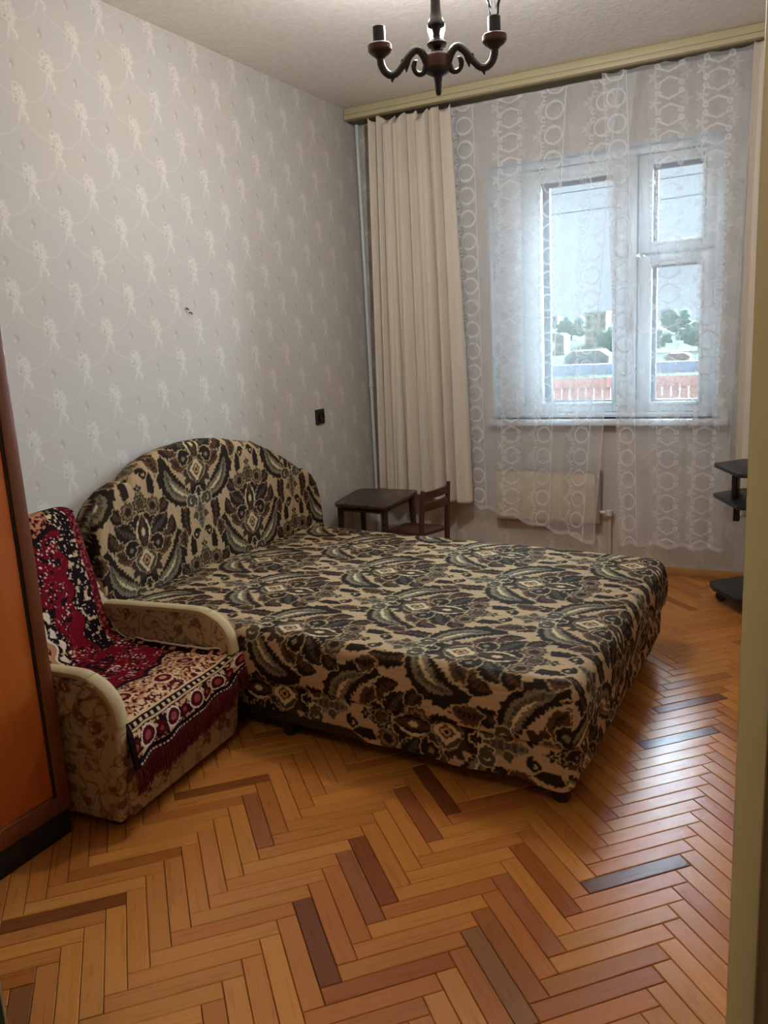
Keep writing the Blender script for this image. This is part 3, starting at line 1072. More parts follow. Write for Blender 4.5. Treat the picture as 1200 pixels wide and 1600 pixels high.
def curtain(name, label, cat, mat, x_top, x_bot, z_top, z_bot, y0, fold, nfold, seed, nu, nv, lacecols=None, sag=None, nhook=8, hang=None, solid=0.0, sheer=False, group=None):
    """hanging cloth: x_top/x_bot (left,right), z_bot (left,right); folds run down and loosen"""
    r = np.random.default_rng(seed)
    t = np.linspace(0, 1, nu)[:, None]
    v = np.linspace(0, 1, nv)[None, :]
    ph = np.cumsum(0.6 + 0.8 * r.random(nfold + 2))
    ph = ph / ph[-1]
    warp = np.interp(t[:, 0], np.linspace(0, 1, len(ph)), ph)[:, None]
    a = 2 * np.pi * nfold * warp
    amp = fold * (0.55 + 0.45 * np.sin(7.3 * t + seed) ** 2) * (0.55 + 0.45 * v) 
    drift = 0.35 * np.sin(2.2 * v + 5 * t)
    wave = np.sin(a + drift) if lacecols is not None else 1.0 - 2.0 * np.abs(np.sin(0.5 * (a + drift))) ** 0.75
    y = y0 + amp * wave + 0.25 * amp * np.sin(2.3 * a + 1.7 + 1.2 * v)
    xt = x_top[0] + (x_top[1] - x_top[0]) * t
    xb = x_bot[0] + (x_bot[1] - x_bot[0]) * t
    e = v ** 0.85
    x = xt * (1 - e) + xb * e + (0.12 if lacecols is not None else 0.35) * amp * np.cos(a + drift)
    zt = z_top - (sag or 0) * np.abs(np.sin(np.pi * nhook * t)) ** 0.8 * (0.62 + 0.38 * np.sin(17 * t + seed))
    zb = z_bot[0] + (z_bot[1] - z_bot[0]) * t + 0.008 * np.sin(a)
    z = zt * (1 - v) + zb * v
    P = np.stack([x + 0 * v, y + 0 * x, z + 0 * x], -1)
    org = np.array([np.mean(x_top), y0, np.mean(z_bot)])
    me = mesh_np(name, P - org, grid_faces(nu, nv), smooth=True)
    if lacecols is not None:
        # arc length along the cloth at the top half
        seg = np.hypot(np.diff(x[:, nv // 3]), np.diff(y[:, nv // 3]))
        arc = np.concatenate([[0], np.cumsum(seg)])[:, None] + 0 * v
        Lz = np.zeros_like(arc)
        for (pos, kind) in lacecols:
            Lz = np.maximum(Lz, lace(arc - pos * arc[-1, 0], z + 0 * arc, kind))
        hem = (v > 1 - 0.010) | (t < 0.006) | (t > 0.994)
        Lz = np.maximum(Lz, hem * 0.5)
        set_float(me, Lz, 'lace')
    o = link(name, me, mat)
    o.location = org
    if solid:
        md = o.modifiers.new('thick', 'SOLIDIFY')
        md.thickness = solid
        md.offset = 0
    tag(o, label, cat, group)
    return o


curtain('drape', 'opaque beige drape hanging in deep folds at the left of the window', 'curtain', M['drape'],
        (-2.235, -1.765), (-2.275, -1.715), 2.535, (0.445, 0.375), 4.322, 0.055, 8, 3, 300, 140, sag=0.062, nhook=7, solid=0.002)
curtain('drape', 'narrow beige drape beside the doorway edge at the right of the window', 'curtain', M['drape'],
        (-0.285, -0.02), (-0.305, -0.03), 2.537, (0.36, 0.36), 4.315, 0.020, 4, 9, 110, 120, sag=0.02, nhook=4, solid=0.002)
curtain('tulle_curtain', 'sheer white embroidered tulle panel hanging beside the left beige drape', 'curtain', M['sheer'],
        (-1.80, -0.80), (-1.745, -1.01), 2.525, (0.36, 0.16), 4.37, 0.010, 6, 5, 340, 480,
        lacecols=[(0.10, 0), (0.36, 1), (0.60, 0), (0.86, 0)], sag=0.010, nhook=9)
curtain('tulle_curtain', 'sheer white embroidered tulle panel on the right, falling in front of bare wall', 'curtain', M['sheer'],
        (-0.965, -0.28), (-0.86, -0.345), 2.540, (0.175, 0.175), 4.352, 0.011, 5, 12, 250, 480,
        lacecols=[(0.09, 0), (0.46, 1), (0.78, 1)], sag=0.012, nhook=7)

# radiator
rad = thing('radiator', 'low cream panel radiator on the wall under the window', 'radiator', (-1.28, 4.41, 0.275))
b = MB().box(-0.298, 0.272, -0.020, 0.018, 0.004, 0.290, bev=0.004)
b.build('panel', M['radiator'], rad)
MB().box(-0.302, 0.300, -0.024, 0.020, 0.284, 0.298, bev=0.003).build('top_grille', M['metal'], rad)
MB().box(0.272, 0.298, -0.022, 0.018, 0.0, 0.286, bev=0.003).build('end_cap', M['metal'], rad)
MB().box(-0.300, 0.28, -0.0225, -0.01, 0.0, 0.008, bev=0.002).build('bottom_lip', M['metal'], rad)
v = MB().tube([(0.296, 0, 0.06), (0.335, 0, 0.06)], 0.010, 10)
v.lathe([(0.0, -0.018), (0.018, -0.018), (0.020, 0.012), (0.0, 0.016)], (0.345, 0, 0.062), 12)
v.build('valve', M['white_paint'], rad)
MB().tube([(0.345, 0.012, 0.05), (0.345, 0.018, -0.10), (0.345, 0.022, -0.272)], 0.009, 8).build('pipe', M['radiator'], rad)
for xx in (-0.2, 0.2):
    MB().box(xx - 0.015, xx + 0.015, 0.016, 0.040, 0.05, 0.24, bev=0.002).build('bracket', M['metal'], rad)

pipe = thing('heating_pipe', 'thin white heating pipe in the room corner left of the drape', 'pipe', (XL + 0.022, YF - 0.026, 0))
MB().tube([(0, 0, 0.0), (0.002, 0, 1.2), (0, 0, HC)], 0.0115, 12).build('riser', M['white_paint'], pipe)
MB().lathe([(0.0125, -0.012), (0.016, -0.008), (0.016, 0.008), (0.0125, 0.012)], (0, 0, 1.06), 12).build('coupling', M['white_paint'], pipe)

# switch plate and nails
sk = thing('wall_socket', 'square black bakelite socket on the left wall above the small table', 'socket', (XL, 3.84, 0.93))
MB().box(0, 0.010, -0.044, 0.044, -0.041, 0.041, bev=0.004).build('plate', M['socket'], sk)
t = MB().lathe([(0.024, 0.0), (0.027, 0.012), (0.022, 0.013), (0.02, 0.006), (0.0, 0.006)], (0, 0, 0), 20)
bmesh.ops.rotate(t.bm, verts=t.bm.verts, cent=(0, 0, 0), matrix=Matrix.Rotation(math.pi / 2, 3, 'Y'))
bmesh.ops.translate(t.bm, verts=t.bm.verts, vec=(0.008, 0, 0))
t.build('socket_ring', M['socket'], sk)
for (yy, zz, lb) in ((2.819, 1.503, 'tiny bent nail in the left wallpaper, upper one of two'), (2.840, 1.486, 'tiny bent nail in the left wallpaper, lower one of two')):
    o = MB().tube([(0, 0, 0), (0.010, 0, 0.0), (0.013, 0.004, -0.008)], [0.003, 0.003, 0.0035], 6).build('nail', M['nail'])
    o.location = (XL, yy, zz)
    tag(o, lb, 'nail', 'nails in the left wall')

# ------------------------------------------------------------------ bed
bed = thing('bed', 'double bed with a scalloped headboard, all in brown and beige tapestry', 'bed', (-1.4, 2.75, 0))
QN = dict(NL=(-2.285, 2.125), NR=(-0.500, 1.965), FR=(-0.470, 3.330), FL=(-2.270, 3.520))
ZT, RR, RC = 0.402, 0.045, 0.06
LX, LY = 1.79, 1.40


def bed_xy(a, b):
    """local (0..LX, 0..LY) -> world xy through the four measured corners"""
    s_, t_ = (a / LX)[..., None], (b / LY)[..., None]
    nl, nr, fr, fl = (np.array(QN[k]) for k in ('NL', 'NR', 'FR', 'FL'))
    return nl * (1 - s_) * (1 - t_) + nr * s_ * (1 - t_) + fr * s_ * t_ + fl * (1 - s_) * t_


def bed_uv(x, y):           # top: motif points toward the foot
    return y - 2.47, x + 1.80


na, nb_ = 520, 410
arc_ = RR * (1 - np.cos(np.linspace(0, np.pi / 2, 24)))
tb = np.concatenate([arc_[:-1], np.linspace(RR, LY - RR, nb_ - 46), (LY - arc_[::-1])[1:]])[None, :]
dv = np.clip(RC - np.minimum(tb, LY - tb), 0, RC)
amax = LX - (RC - np.sqrt(np.maximum(RC ** 2 - dv ** 2, 0)))
ta = (np.concatenate([np.linspace(0, LX - RR, na - 23), (LX - arc_[::-1])[1:]]) / LX)[:, None] * amax
tb = tb + 0 * ta
qx, qy = np.maximum(ta - (LX - RC), 0), np.maximum(np.maximum(RC - tb, tb - (LY - RC)), 0)
inr = np.minimum(np.minimum(LX - ta, tb), LY - tb)
d_edge = np.where((qx > 0) & (qy > 0), RC - np.hypot(qx, qy), inr)
d_edge = np.clip(d_edge, 0, RR)
drop = RR - np.sqrt(np.maximum(RR ** 2 - (RR - d_edge) ** 2, 0))
xy = bed_xy(ta, tb)
lump = 0.007 * np.sin(3.1 * ta + 1) * np.sin(4.3 * tb) + 0.004 * (vnoise(ta * 6, tb * 6, 9) - 0.5) + 0.0015 * (vnoise(ta * 25, tb * 25, 11) - 0.5)
zz = ZT - drop + lump * np.clip(d_edge / RR, 0, 1)
P1 = np.stack([xy[..., 0], xy[..., 1], zz], -1)
du_near = np.where(tb < LY / 2, -drop, drop)
u_, v_ = bed_uv(xy[..., 0], xy[..., 1])
C1 = bedcol(u_ + 0.6 * du_near * (np.minimum(tb, LY - tb) < RR), v_ + 0.6 * drop * (LX - ta < RR))


def outline(n):
    """path round near side, foot and far side (local), with outward normal and arc length"""
    pts = [(0, 0), (LX - RC, 0)]
    for k in range(1, 13):
        an = -math.pi / 2 + k / 13 * math.pi / 2
        pts.append((LX - RC + RC * math.cos(an), RC + RC * math.sin(an)))
    pts += [(LX, RC), (LX, LY - RC)]
    for k in range(1, 13):
        an = k / 13 * math.pi / 2
        pts.append((LX - RC + RC * math.cos(an), LY - RC + RC * math.sin(an)))
    pts += [(LX - RC, LY), (0, LY)]
    pts = np.array(pts, float)
    s_ = np.concatenate([[0], np.cumsum(np.hypot(*np.diff(pts, axis=0).T))])
    q = np.linspace(0, s_[-1], n)
    x, y = np.interp(q, s_, pts[:, 0]), np.interp(q, s_, pts[:, 1])
    tx, ty = np.gradient(x), np.gradient(y)
    L = np.hypot(tx, ty)
    return x, y, ty / L, -tx / L, q


def skirt(n, m, z_hi, z_lo, bulge, inset, colf, wav=0.0):
    x, y, nx, ny, q = outline(n)
    k = np.linspace(0, 1, m)[None, :]
    off = bulge * np.sin(np.pi * k) ** 0.7 - inset + 0 * q[:, None]
    off = off + 0.004 * (vnoise(q[:, None] * 9 + 0 * k, k * 2 + 0 * q[:, None], 21) - 0.5)
    z = z_hi + (z_lo - z_hi) * k + wav * np.sin(q * 21)[:, None] * k ** 3
    lx, ly = x[:, None] + nx[:, None] * off, y[:, None] + ny[:, None] * off
    w = bed_xy(lx, ly)
    Pm = np.stack([w[..., 0], w[..., 1], z + 0 * lx], -1)
    return Pm, colf(x[:, None] + 0 * k, y[:, None] + 0 * k, z + 0 * lx, nx[:, None] + 0 * k, w)


def col_mattress(x, y, z, nx, w):
    dz = ZT - RR - z + 0.027
    near, foot = (y < LY / 2) & (np.abs(nx) < 0.7), np.abs(nx) >= 0.7
    u0, v0 = bed_uv(w[..., 0], w[..., 1])
    return bedcol(np.where(foot, u0, np.where(near, u0 - dz, u0 + dz)), np.where(foot, v0 + dz, v0))


def col_base(x, y, z, nx, w):
    foot = np.abs(nx) >= 0.7
    return bedcol(np.where(foot, (z - 0.18) * 0.5 + w[..., 1], z - 0.185), np.where(foot, w[..., 1] * 0.5 + z * 1.5, -w[..., 0] - 0.898))


P2, C2 = skirt(1450, 50, ZT - RR, 0.225, 0.010, 0.0, col_mattress)
n1, n2 = na * nb_, 1450 * 50
vs = np.vstack([P1.reshape(-1, 3), P2.reshape(-1, 3)]) - np.array([-1.4, 2.75, 0])
me = mesh_np('mattress', vs, np.vstack([grid_faces(na, nb_), grid_faces(1450, 50, n1, flip=True)]))
set_col(me, np.vstack([C1.reshape(-1, 3), C2.reshape(-1, 3)]))
link('mattress', me, M['bed'], bed)
P3, C3 = skirt(1400, 46, 0.232, 0.088, 0.004, 0.020, col_base, wav=0.006)
me = mesh_np('base', P3 - np.array([-1.4, 2.75, 0]), grid_faces(1400, 46, flip=True))
set_col(me, C3)
link('base', me, M['bed'], bed)
# underside board so nothing is hollow
b = MB()
b.prism([(-2.26 + 1.4, 2.12 - 2.75), (-0.53 + 1.4, 2.00 - 2.75), (-0.50 + 1.4, 3.29 - 2.75), (-2.25 + 1.4, 3.48 - 2.75)], 0.085, 0.115)
b.build('bottom_board', M['dark_leg'], bed)
for (lx, ly) in ((-0.575, 2.09), (-1.545, 2.145), (-0.56, 3.22), (-2.18, 2.20), (-2.18, 3.40)):
    MB().lathe([(0.020, 0.0), (0.026, 0.008), (0.032, 0.05), (0.034, 0.09)], (lx + 1.4, ly - 2.75, 0), 14).build('leg', M['dark_leg'], bed)

# headboard: scalloped outline measured along the wall
HB = np.array([(2.072, 0.30), (2.074, 0.60), (2.080, 0.735), (2.12, 0.785), (2.18, 0.822), (2.25, 0.842), (2.283, 0.838), (2.300, 0.858), (2.36, 0.895), (2.456, 0.922),
               (2.56, 0.938), (2.654, 0.945), (2.75, 0.944), (2.868, 0.932), (2.95, 0.912), (3.06, 0.892), (3.10, 0.886), (3.18, 0.852), (3.27, 0.815), (3.36, 0.768), (3.43, 0.727), (3.47, 0.704), (3.492, 0.690),
               (3.53, 0.686), (3.575, 0.655), (3.61, 0.610), (3.632, 0.540), (3.640, 0.46), (3.642, 0.30)])
sa = np.concatenate([[0], np.cumsum(np.hypot(*np.diff(HB, axis=0).T))])
q = np.linspace(0, sa[-1], 600)
hy, hz = np.interp(q, sa, HB[:, 0]), np.interp(q, sa, HB[:, 1])
kk = np.linspace(0, 1, 190)[None, :]
Y = hy[:, None] * 1.0 + 0 * kk
# pull columns toward the middle low down so that the fan of columns covers the whole face
cy = np.interp(q, [0, sa[-1]], [2.075, 3.640])
Y = cy[:, None] * (1 - kk) + hy[:, None] * kk
Z = 0.28 + (hz[:, None] - 0.28) * kk
edge = np.minimum(1, (1 - kk) * 9)
X = -2.315 + 0.025 * np.sqrt(np.clip(1 - (1 - edge) ** 2, 0, 1)) + 0.003 * (vnoise(Y * 7, Z * 7, 4) - 0.5) - 0.02 * (Z - 0.4)
Pf = np.stack([X, Y, Z], -1)
Cf = bedcol(Y - 2.313 + 0.0, Z - 0.525)
sx = np.array([-2.333, -2.355, -2.385])
Ps = np.stack([np.broadcast_to(np.concatenate([[0], sx])[None, :], (600, 4)).copy(), np.repeat(hy[:, None], 4, 1), np.repeat(hz[:, None], 4, 1)], -1)
Ps[:, 0] = Pf[:, -1]
Ps[:, 1:3, 2] += 0.006
Cs = bedcol(Ps[..., 1] - 2.313, Ps[..., 2] - 0.525 + (-2.3 - Ps[..., 0]))
vs = np.vstack([Pf.reshape(-1, 3), Ps.reshape(-1, 3)]) - np.array([-1.4, 2.75, 0])
me = mesh_np('headboard', vs, np.vstack([grid_faces(600, 190), grid_faces(600, 4, 600 * 190)]))
set_col(me, np.vstack([Cf.reshape(-1, 3), Cs.reshape(-1, 3)]))
link('headboard', me, M['bed'], bed)
bk = MB()
bk.prism([(a - 2.75, b_) for a, b_ in HB[::1]], -2.388 + 1.4, -2.340 + 1.4, axis='x')
bk.build('headboard_back', M['dark_leg'], bed)

# ------------------------------------------------------------------ armchair
PV = np.array([-1.712, 1.76, 0.0])
arm = thing('armchair', 'small faded floral armchair with cream piping beside the wardrobe', 'armchair', tuple(PV))
arm.rotation_euler = (0, 0, math.radians(3.8))
Y0, Y1 = 1.455 - 1.76, 2.052 - 1.76


def ax_(p): return [(a + 1.70, b_) for a, b_ in p]


prof = ax_([(-2.325, 0.03), (-1.672, 0.03), (-1.650, 0.18), (-1.640, 0.33), (-1.652, 0.385), (-1.680, 0.425), (-1.725, 0.45), (-1.80, 0.458), (-2.16, 0.452), (-2.215, 0.50), (-2.29, 0.61), (-2.325, 0.63)])
capline = ax_([(-1.637, 0.325), (-1.648, 0.387), (-1.680, 0.431), (-1.725, 0.457), (-1.80, 0.466), (-2.16, 0.460), (-2.212, 0.506), (-2.290, 0.617), (-2.325, 0.637)])
for (a, b_) in ((Y0, Y0 + 0.044), (Y1 - 0.044, Y1)):
    ob = MB().prism(prof, a, b_, bev=0.010, axis='y', seg=3).build('arm', M['chair_fabric'], arm)
    # padded cap along the arm, split at the front knuckle
    def strip(line, w0, w1, th):
        s_ = MB()
        L = bez(line, 30)
        rows = []
        for i, p in enumerate(L):
            tg = L[min(i + 1, len(L) - 1)] - L[max(i - 1, 0)]
            tg /= np.hypot(*tg)
            n_ = np.array([tg[1], -tg[0]])
            if n_[1] < 0 and n_[0] < 0: n_ = -n_
            if abs(n_[1]) > .3 and n_[1] < 0: n_ = -n_
            if abs(n_[1]) <= .3 and n_[0] < 0: n_ = -n_
            row = []
            for f_, hgt in ((-0.02, -0.9), (-0.035, -0.4), (0.0, 0.15), (0.12, 0.45), (0.5, 0.6), (0.88, 0.45), (1.0, 0.15), (1.035, -0.4), (1.02, -0.9)):
                c = p + n_ * th * hgt
                row.append(s_.bm.verts.new((c[0], w0 + (w1 - w0) * f_, c[1])))
            rows.append(row)
        for r_a, r_b in zip(rows, rows[1:]):
            for k in range(len(r_a) - 1):
                s_.bm.faces.new((r_a[k], r_a[k + 1], r_b[k + 1], r_b[k]))
        s_.bm.faces.new(rows[0]); s_.bm.faces.new(rows[-1][::-1])
        return s_
    strip(capline[:4], a, b_, 0.011).build('arm_front_cap', M['chair_cap'], ob)
    strip(capline[3:6], a, b_, 0.012).build('arm_top_cap', M['chair_cap'], ob)
    strip(capline[6:], a, b_, 0.011).build('arm_rear_cap', M['chair_cap'], ob)
bxo('front_panel', M['chair_fabric'], arm, -1.685 + 1.7, -1.655 + 1.7, Y0 + 0.035, Y1 - 0.035, 0.032, 0.30, bev=0.01)
bxo('base', M['chair_fabric'], arm, -2.34 + 1.7, -1.68 + 1.7, Y0 + 0.035, Y1 - 0.035, 0.04, 0.22, bev=0.01)
bxo('seat_cushion', M['chair_fabric'], arm, -2.24 + 1.7, -1.662 + 1.7, Y0 + 0.048, Y1 - 0.048, 0.22, 0.322, bev=0.03)
bk = MB().box(-2.325 + 1.7, -2.215 + 1.7, Y0 + 0.052, Y1 - 0.047, 0.20, 0.785, bev=0.04, seg=4, rot=Matrix.Rotation(math.radians(-6), 3, 'Y'), about=(-2.3 + 1.7, 0, 0.3))
bk.build('backrest', M['chair_fabric'], arm)
for (lx, ly) in ((-1.72, Y0 + 0.05), (-1.72, Y1 - 0.05), (-2.29, Y0 + 0.05), (-2.29, Y1 - 0.05)):
    MB().lathe([(0.022, 0.0), (0.024, 0.01), (0.020, 0.045)], (lx + 1.7, ly, 0), 12).build('caster', M['dark_leg'], arm)

# torn flap of cloth hanging from the near arm
fl_pts = []
nf, mf = 16, 12
tt_, ss_ = np.linspace(0, 1, nf)[:, None], np.linspace(0, 1, mf)[None, :]
fx = (-1.885 + 0.195 * tt_ + 0 * ss_) + 1.7
fz = 0.452 - ss_ * (0.125 * (1 - tt_) ** 0.7 + 0.012) + 0.004 * np.sin(9 * tt_)
fy = Y0 - 0.006 - 0.012 * ss_ * (1 + 0.6 * np.sin(14 * tt_ + 3 * ss_)) 
me = mesh_np('torn_flap', np.stack([fx, fy + 0 * fx, fz + 0 * fx], -1), grid_faces(nf, mf))
o = link('torn_flap', me, M['chair_fabric'], arm)
md = o.modifiers.new('thick', 'SOLIDIFY'); md.thickness = 0.003


# ------------------------------------------------------------------ rug thrown over the armchair
def rug_color(s, w):
    """s: metres along from the top fold, w: metres across"""
    RED, DR, BK, CRM, PCH, PNK, WHT = (108, 16, 28), (78, 14, 24), (28, 18, 21), (196, 164, 126), (172, 120, 84), (140, 66, 62), (212, 196, 178)
    n1_ = vnoise(s * 75, w * 75, 31)
    n2_ = vnoise(s * 160, w * 160, 32)
    n3_ = vnoise(s * 28 + 7, w * 28, 33)
    col = np.zeros(s.shape + (3,))
    col[:] = lin(RED)

    def put(m, c): col[m] = lin(c)
    # field flowers
    put((n3_ > 0.36) & (n1_ > 0.66), BK)
    put((n3_ > 0.34) & (n2_ > 0.74), PNK)
    put((n3_ > 0.48) & (n2_ > 0.80), WHT)
    back = s < 0.56
    # dark ground with lobed medallion in the lower back
    cu, cw = 0.47, -0.125
    rr = np.hypot((s - cu) * 0.8, w - cw)
    th = np.arctan2(w - cw, s - cu)
    lob = 0.105 * (1 + 0.10 * np.cos(8 * th))
    big = back & (rr < lob + 0.045)
    put(big, BK)
    put(big & (n2_ > 0.72), CRM)
    put(back & (np.abs(rr - lob - 0.022) < 0.006 * (1 + np.cos(16 * th))), WHT)
    put(back & (rr < lob), PCH)
    put(back & (rr < lob) & (np.abs(rr - lob) < 0.008), WHT)
    put(back & (rr < lob * 0.72), DR)
    put(back & (rr < lob * 0.72) & (n2_ > 0.66), CRM)
    put(back & (rr < lob * 0.35), BK)
    put(back & (rr < lob * 0.22), PNK)
    # upper bouquet on the back
    bq = back & (np.hypot(s - 0.27, w + 0.12) < 0.075 + 0.03 * n3_)
    put(bq & (n1_ > 0.42), BK)
    put(bq & (n2_ > 0.64), CRM)
    # peach band over the top edge and border down the right side of the back
    e = s - 0.095 - 0.02 * np.cos(w * 28) - 0.25 * np.maximum(w - 0.10, 0)
    band = back & (e < 0)
    put(band, PCH)
    put(band & (n2_ > 0.50), DR)
    put(band & (n2_ > 0.72), BK)
    put(back & (np.abs(e - 0.008) < 0.010), BK)
    sb = back & (w > 0.118 + 0.012 * np.cos(s * 60))
    put(sb, BK)
    put(sb & (n1_ > 0.74), CRM)
    put(sb & (n2_ > 0.84), WHT)
    put(sb & (np.abs(w - 0.205) < 0.016), DR)
    put(sb & (np.abs(w - 0.205) < 0.016) & (n2_ > 0.62), PNK)
    put(sb & (w > 0.238), BK)
    put(sb & (np.abs(w - 0.236) < 0.004), WHT)
    # seat
    seat = ~back
    point = 0.845 - 0.30 * np.abs(w + 0.01) - 0.02 * np.abs(np.sin(w * 30))
    cf = seat & (s > point)
    put(cf, CRM)
    put(cf & (n1_ > 0.56), PCH)
    put(cf & (n2_ > 0.60), DR)
    put(cf & (n3_ > 0.52) & (n2_ > 0.48) & (n2_ < 0.56), BK)
    put(seat & (np.abs(s - point) < 0.010), BK)
    fr = seat & (np.hypot((s - 0.62), (w * 0.5)) < 0.05)
    put(fr & (n1_ > 0.5), BK)
    for cw_ in (-0.15, 0.0, 0.15):
        fl = cf & (np.hypot(s - 0.905 + 0.2 * abs(cw_), (w - cw_) * 0.8) < 0.030)
        put(fl, CRM)
        put(cf & (np.hypot(s - 0.905 + 0.2 * abs(cw_), (w - cw_) * 0.8) < 0.024), DR)
        put(cf & (np.hypot(s - 0.905 + 0.2 * abs(cw_), (w - cw_) * 0.8) < 0.010), PCH)
    # far side border on the seat
    put(seat & (w > 0.215) & (s < 0.96), BK)
    put(seat & (w > 0.215) & (n1_ > 0.6) & (s < 0.96), PCH)
    put(seat & (np.abs(w - 0.243) < 0.004), WHT)
    # front border bands
    b0 = s - 0.965
    put(b0 > 0, BK)
    put((np.abs(b0 - 0.004) < 0.003) | (np.abs(b0 - 0.030) < 0.0025), CRM)
    put((np.abs(b0 - 0.017) < 0.006) & (np.sin(w * 260) > 0.2), CRM)
    bb = (b0 > 0.036) & (b0 < 0.105)
    put(bb, CRM)
    put(bb & (n2_ > 0.56), DR)
    put(bb & (n1_ > 0.66), BK)
    wm = (w + 0.02) % 0.105 - 0.0525
    md_ = np.hypot(b0 - 0.070, wm)
    put(bb & (md_ < 0.032), WHT)
    put(bb & (md_ < 0.027), DR)
    put(bb & (md_ < 0.014), PNK)
    wm2 = (w + 0.0725) % 0.105 - 0.0525
    put(bb & (np.hypot(b0 - 0.074, wm2 * 1.2) < 0.020), DR)
    put(bb & (np.hypot(b0 - 0.074, wm2 * 1.2) < 0.008), PNK)
    put((b0 > 0.105) & (b0 < 0.128), BK)
    put((np.abs(b0 - 0.122) < 0.003) & (np.sin(w * 520) > -0.3), WHT)
    put(b0 > 0.128, DR)
    sidee = seat & (w < -0.232)
    put(sidee, BK)
    return col


path = np.array([(-2.352, 0.66), (-2.362, 0.74), (-2.35, 0.79), (-2.318, 0.808), (-2.275, 0.802), (-2.245, 0.765), (-2.21, 0.62), (-2.165, 0.46), (-2.13, 0.375), (-2.09, 0.345),
                 (-2.02, 0.336), (-1.90, 0.334), (-1.78, 0.336), (-1.70, 0.331), (-1.655, 0.308), (-1.635, 0.268), (-1.630, 0.225), (-1.628, 0.185)])
pb = bez(path, 170)
sq_ = np.concatenate([[0], np.cumsum(np.hypot(*np.diff(pb, axis=0).T))])
s_top = sq_[np.argmax(pb[:, 1])]
NS, NW = 430, 190
sv = np.linspace(0, sq_[-1], NS)[:, None]
wv = np.linspace(-0.5, 0.5, NW)[None, :]
px_, pz_ = np.interp(sv, sq_, pb[:, 0]), np.interp(sv, sq_, pb[:, 1])
srel = sv - s_top
width = np.interp(srel[:, 0], [-0.2, 0.0, 0.3, 0.55, 0.70, 0.95, 1.05, 1.2], [0.50, 0.51, 0.525, 0.50, 0.495, 0.50, 0.545, 0.555])[:, None]
shift = np.interp(srel[:, 0], [-0.2, 0.0, 0.3, 0.55, 0.8, 1.2], [0.034, 0.034, 0.030, 0.008, 0.0, 0.006])[:, None]
yy = wv * width + shift + (Y0 + Y1) / 2
wr = vnoise(srel * 9 + 0 * wv, wv * 5 + 0 * srel, 41) - 0.5
wr2 = vnoise(srel * 26 + 0 * wv, wv * 14 + 0 * srel, 42) - 0.5
X = px_ + 1.70 + 0.010 * wr * (srel < 0.6) + 0 * wv
Z = pz_ + 0.016 * wr * (srel > 0.5) * (srel < 0.95) + 0.004 * wr2 + 0 * wv
# back edges fold round the sides of the backrest
fold = np.clip(np.abs(wv) - 0.43, 0, 1) / 0.07
X = X - 0.075 * fold ** 2 * ((srel > 0.03) & (srel < 0.45))
Z = Z - 0.02 * fold ** 2 * (srel < 0.1) + 0.012 * fold * ((srel > 0.6) & (srel < 0.95))
# front drop hangs lower on the near side, and the far corner flips out over the arm end
fd = np.clip((srel - 0.98) / 0.2, 0, 1)
Z = Z + fd * 0.085 * (wv + 0.5) ** 1.2 + fd * 0.006 * np.sin(wv * 30)
X = X + fd * (0.012 * np.sin(wv * 24) + 0.012)
kick = np.clip((wv - 0.36) / 0.14, 0, 1) * np.clip((srel - 0.90) / 0.12, 0, 1)
X = X + 0.012 * kick; Z = Z + 0.022 * kick; yy = yy + 0.028 * kick
Pr = np.stack([X, yy + 0 * X, Z], -1)
rug = thing('throw_rug', 'crimson plush oriental rug with fringe draped over the floral armchair', 'rug', tuple(PV + np.array([0, 0, 0.02])))
rug.rotation_euler = (0, 0, math.radians(3.8))
me = mesh_np('pile', Pr - np.array([0, 0, 0.02]), grid_faces(NS, NW))
# colour coordinates: the front border keeps level with the cloth end
tot = srel[-1, 0]
sc_ = np.where(srel > 0.5, 0.5 + (srel - 0.5) * (1.100 - 0.5) / (tot - 0.5), srel)
set_col(me, rug_color(sc_ + 0 * wv, wv * 0.5 + 0 * sc_))
ro = link('pile', me, M['rug'], rug)
md = ro.modifiers.new('thick', 'SOLIDIFY'); md.thickness = 0.006; md.offset = -1
fm = MB()
r_ = np.random.default_rng(5)
for k in range(330):
    i = int(r_.random() * (NW - 1))
    p = Pr[-1, i] - np.array([0, 0, 0.02])
    L = 0.062 + 0.012 * r_.random() 
    j = r_.normal(0, 0.004, 4)
    fm.tube([(p[0], p[1], p[2] + 0.004), (p[0] + 0.004 + j[0], p[1] + j[1], p[2] - L * 0.5), (p[0] - 0.002 + j[2], p[1] + j[3], p[2] - L)], [0.0022, 0.002, 0.0012], 4)
tag(fm.build('fringe', M['fringe'], rug), kind='stuff')

# ------------------------------------------------------------------ wardrobe
wd = thing('wardrobe', 'tall dark brown wardrobe with an orange brown door panel at the left edge', 'wardrobe', (-2.09, 1.04, 0))


def wbx(name, mat, x0, x1, y0, y1, z0, z1, bev=0.002, parent=None):
    return bxo(name, mat, parent or wd, x0 + 2.09, x1 + 2.09, y0 - 1.04, y1 - 1.04, z0, z1, bev=bev)


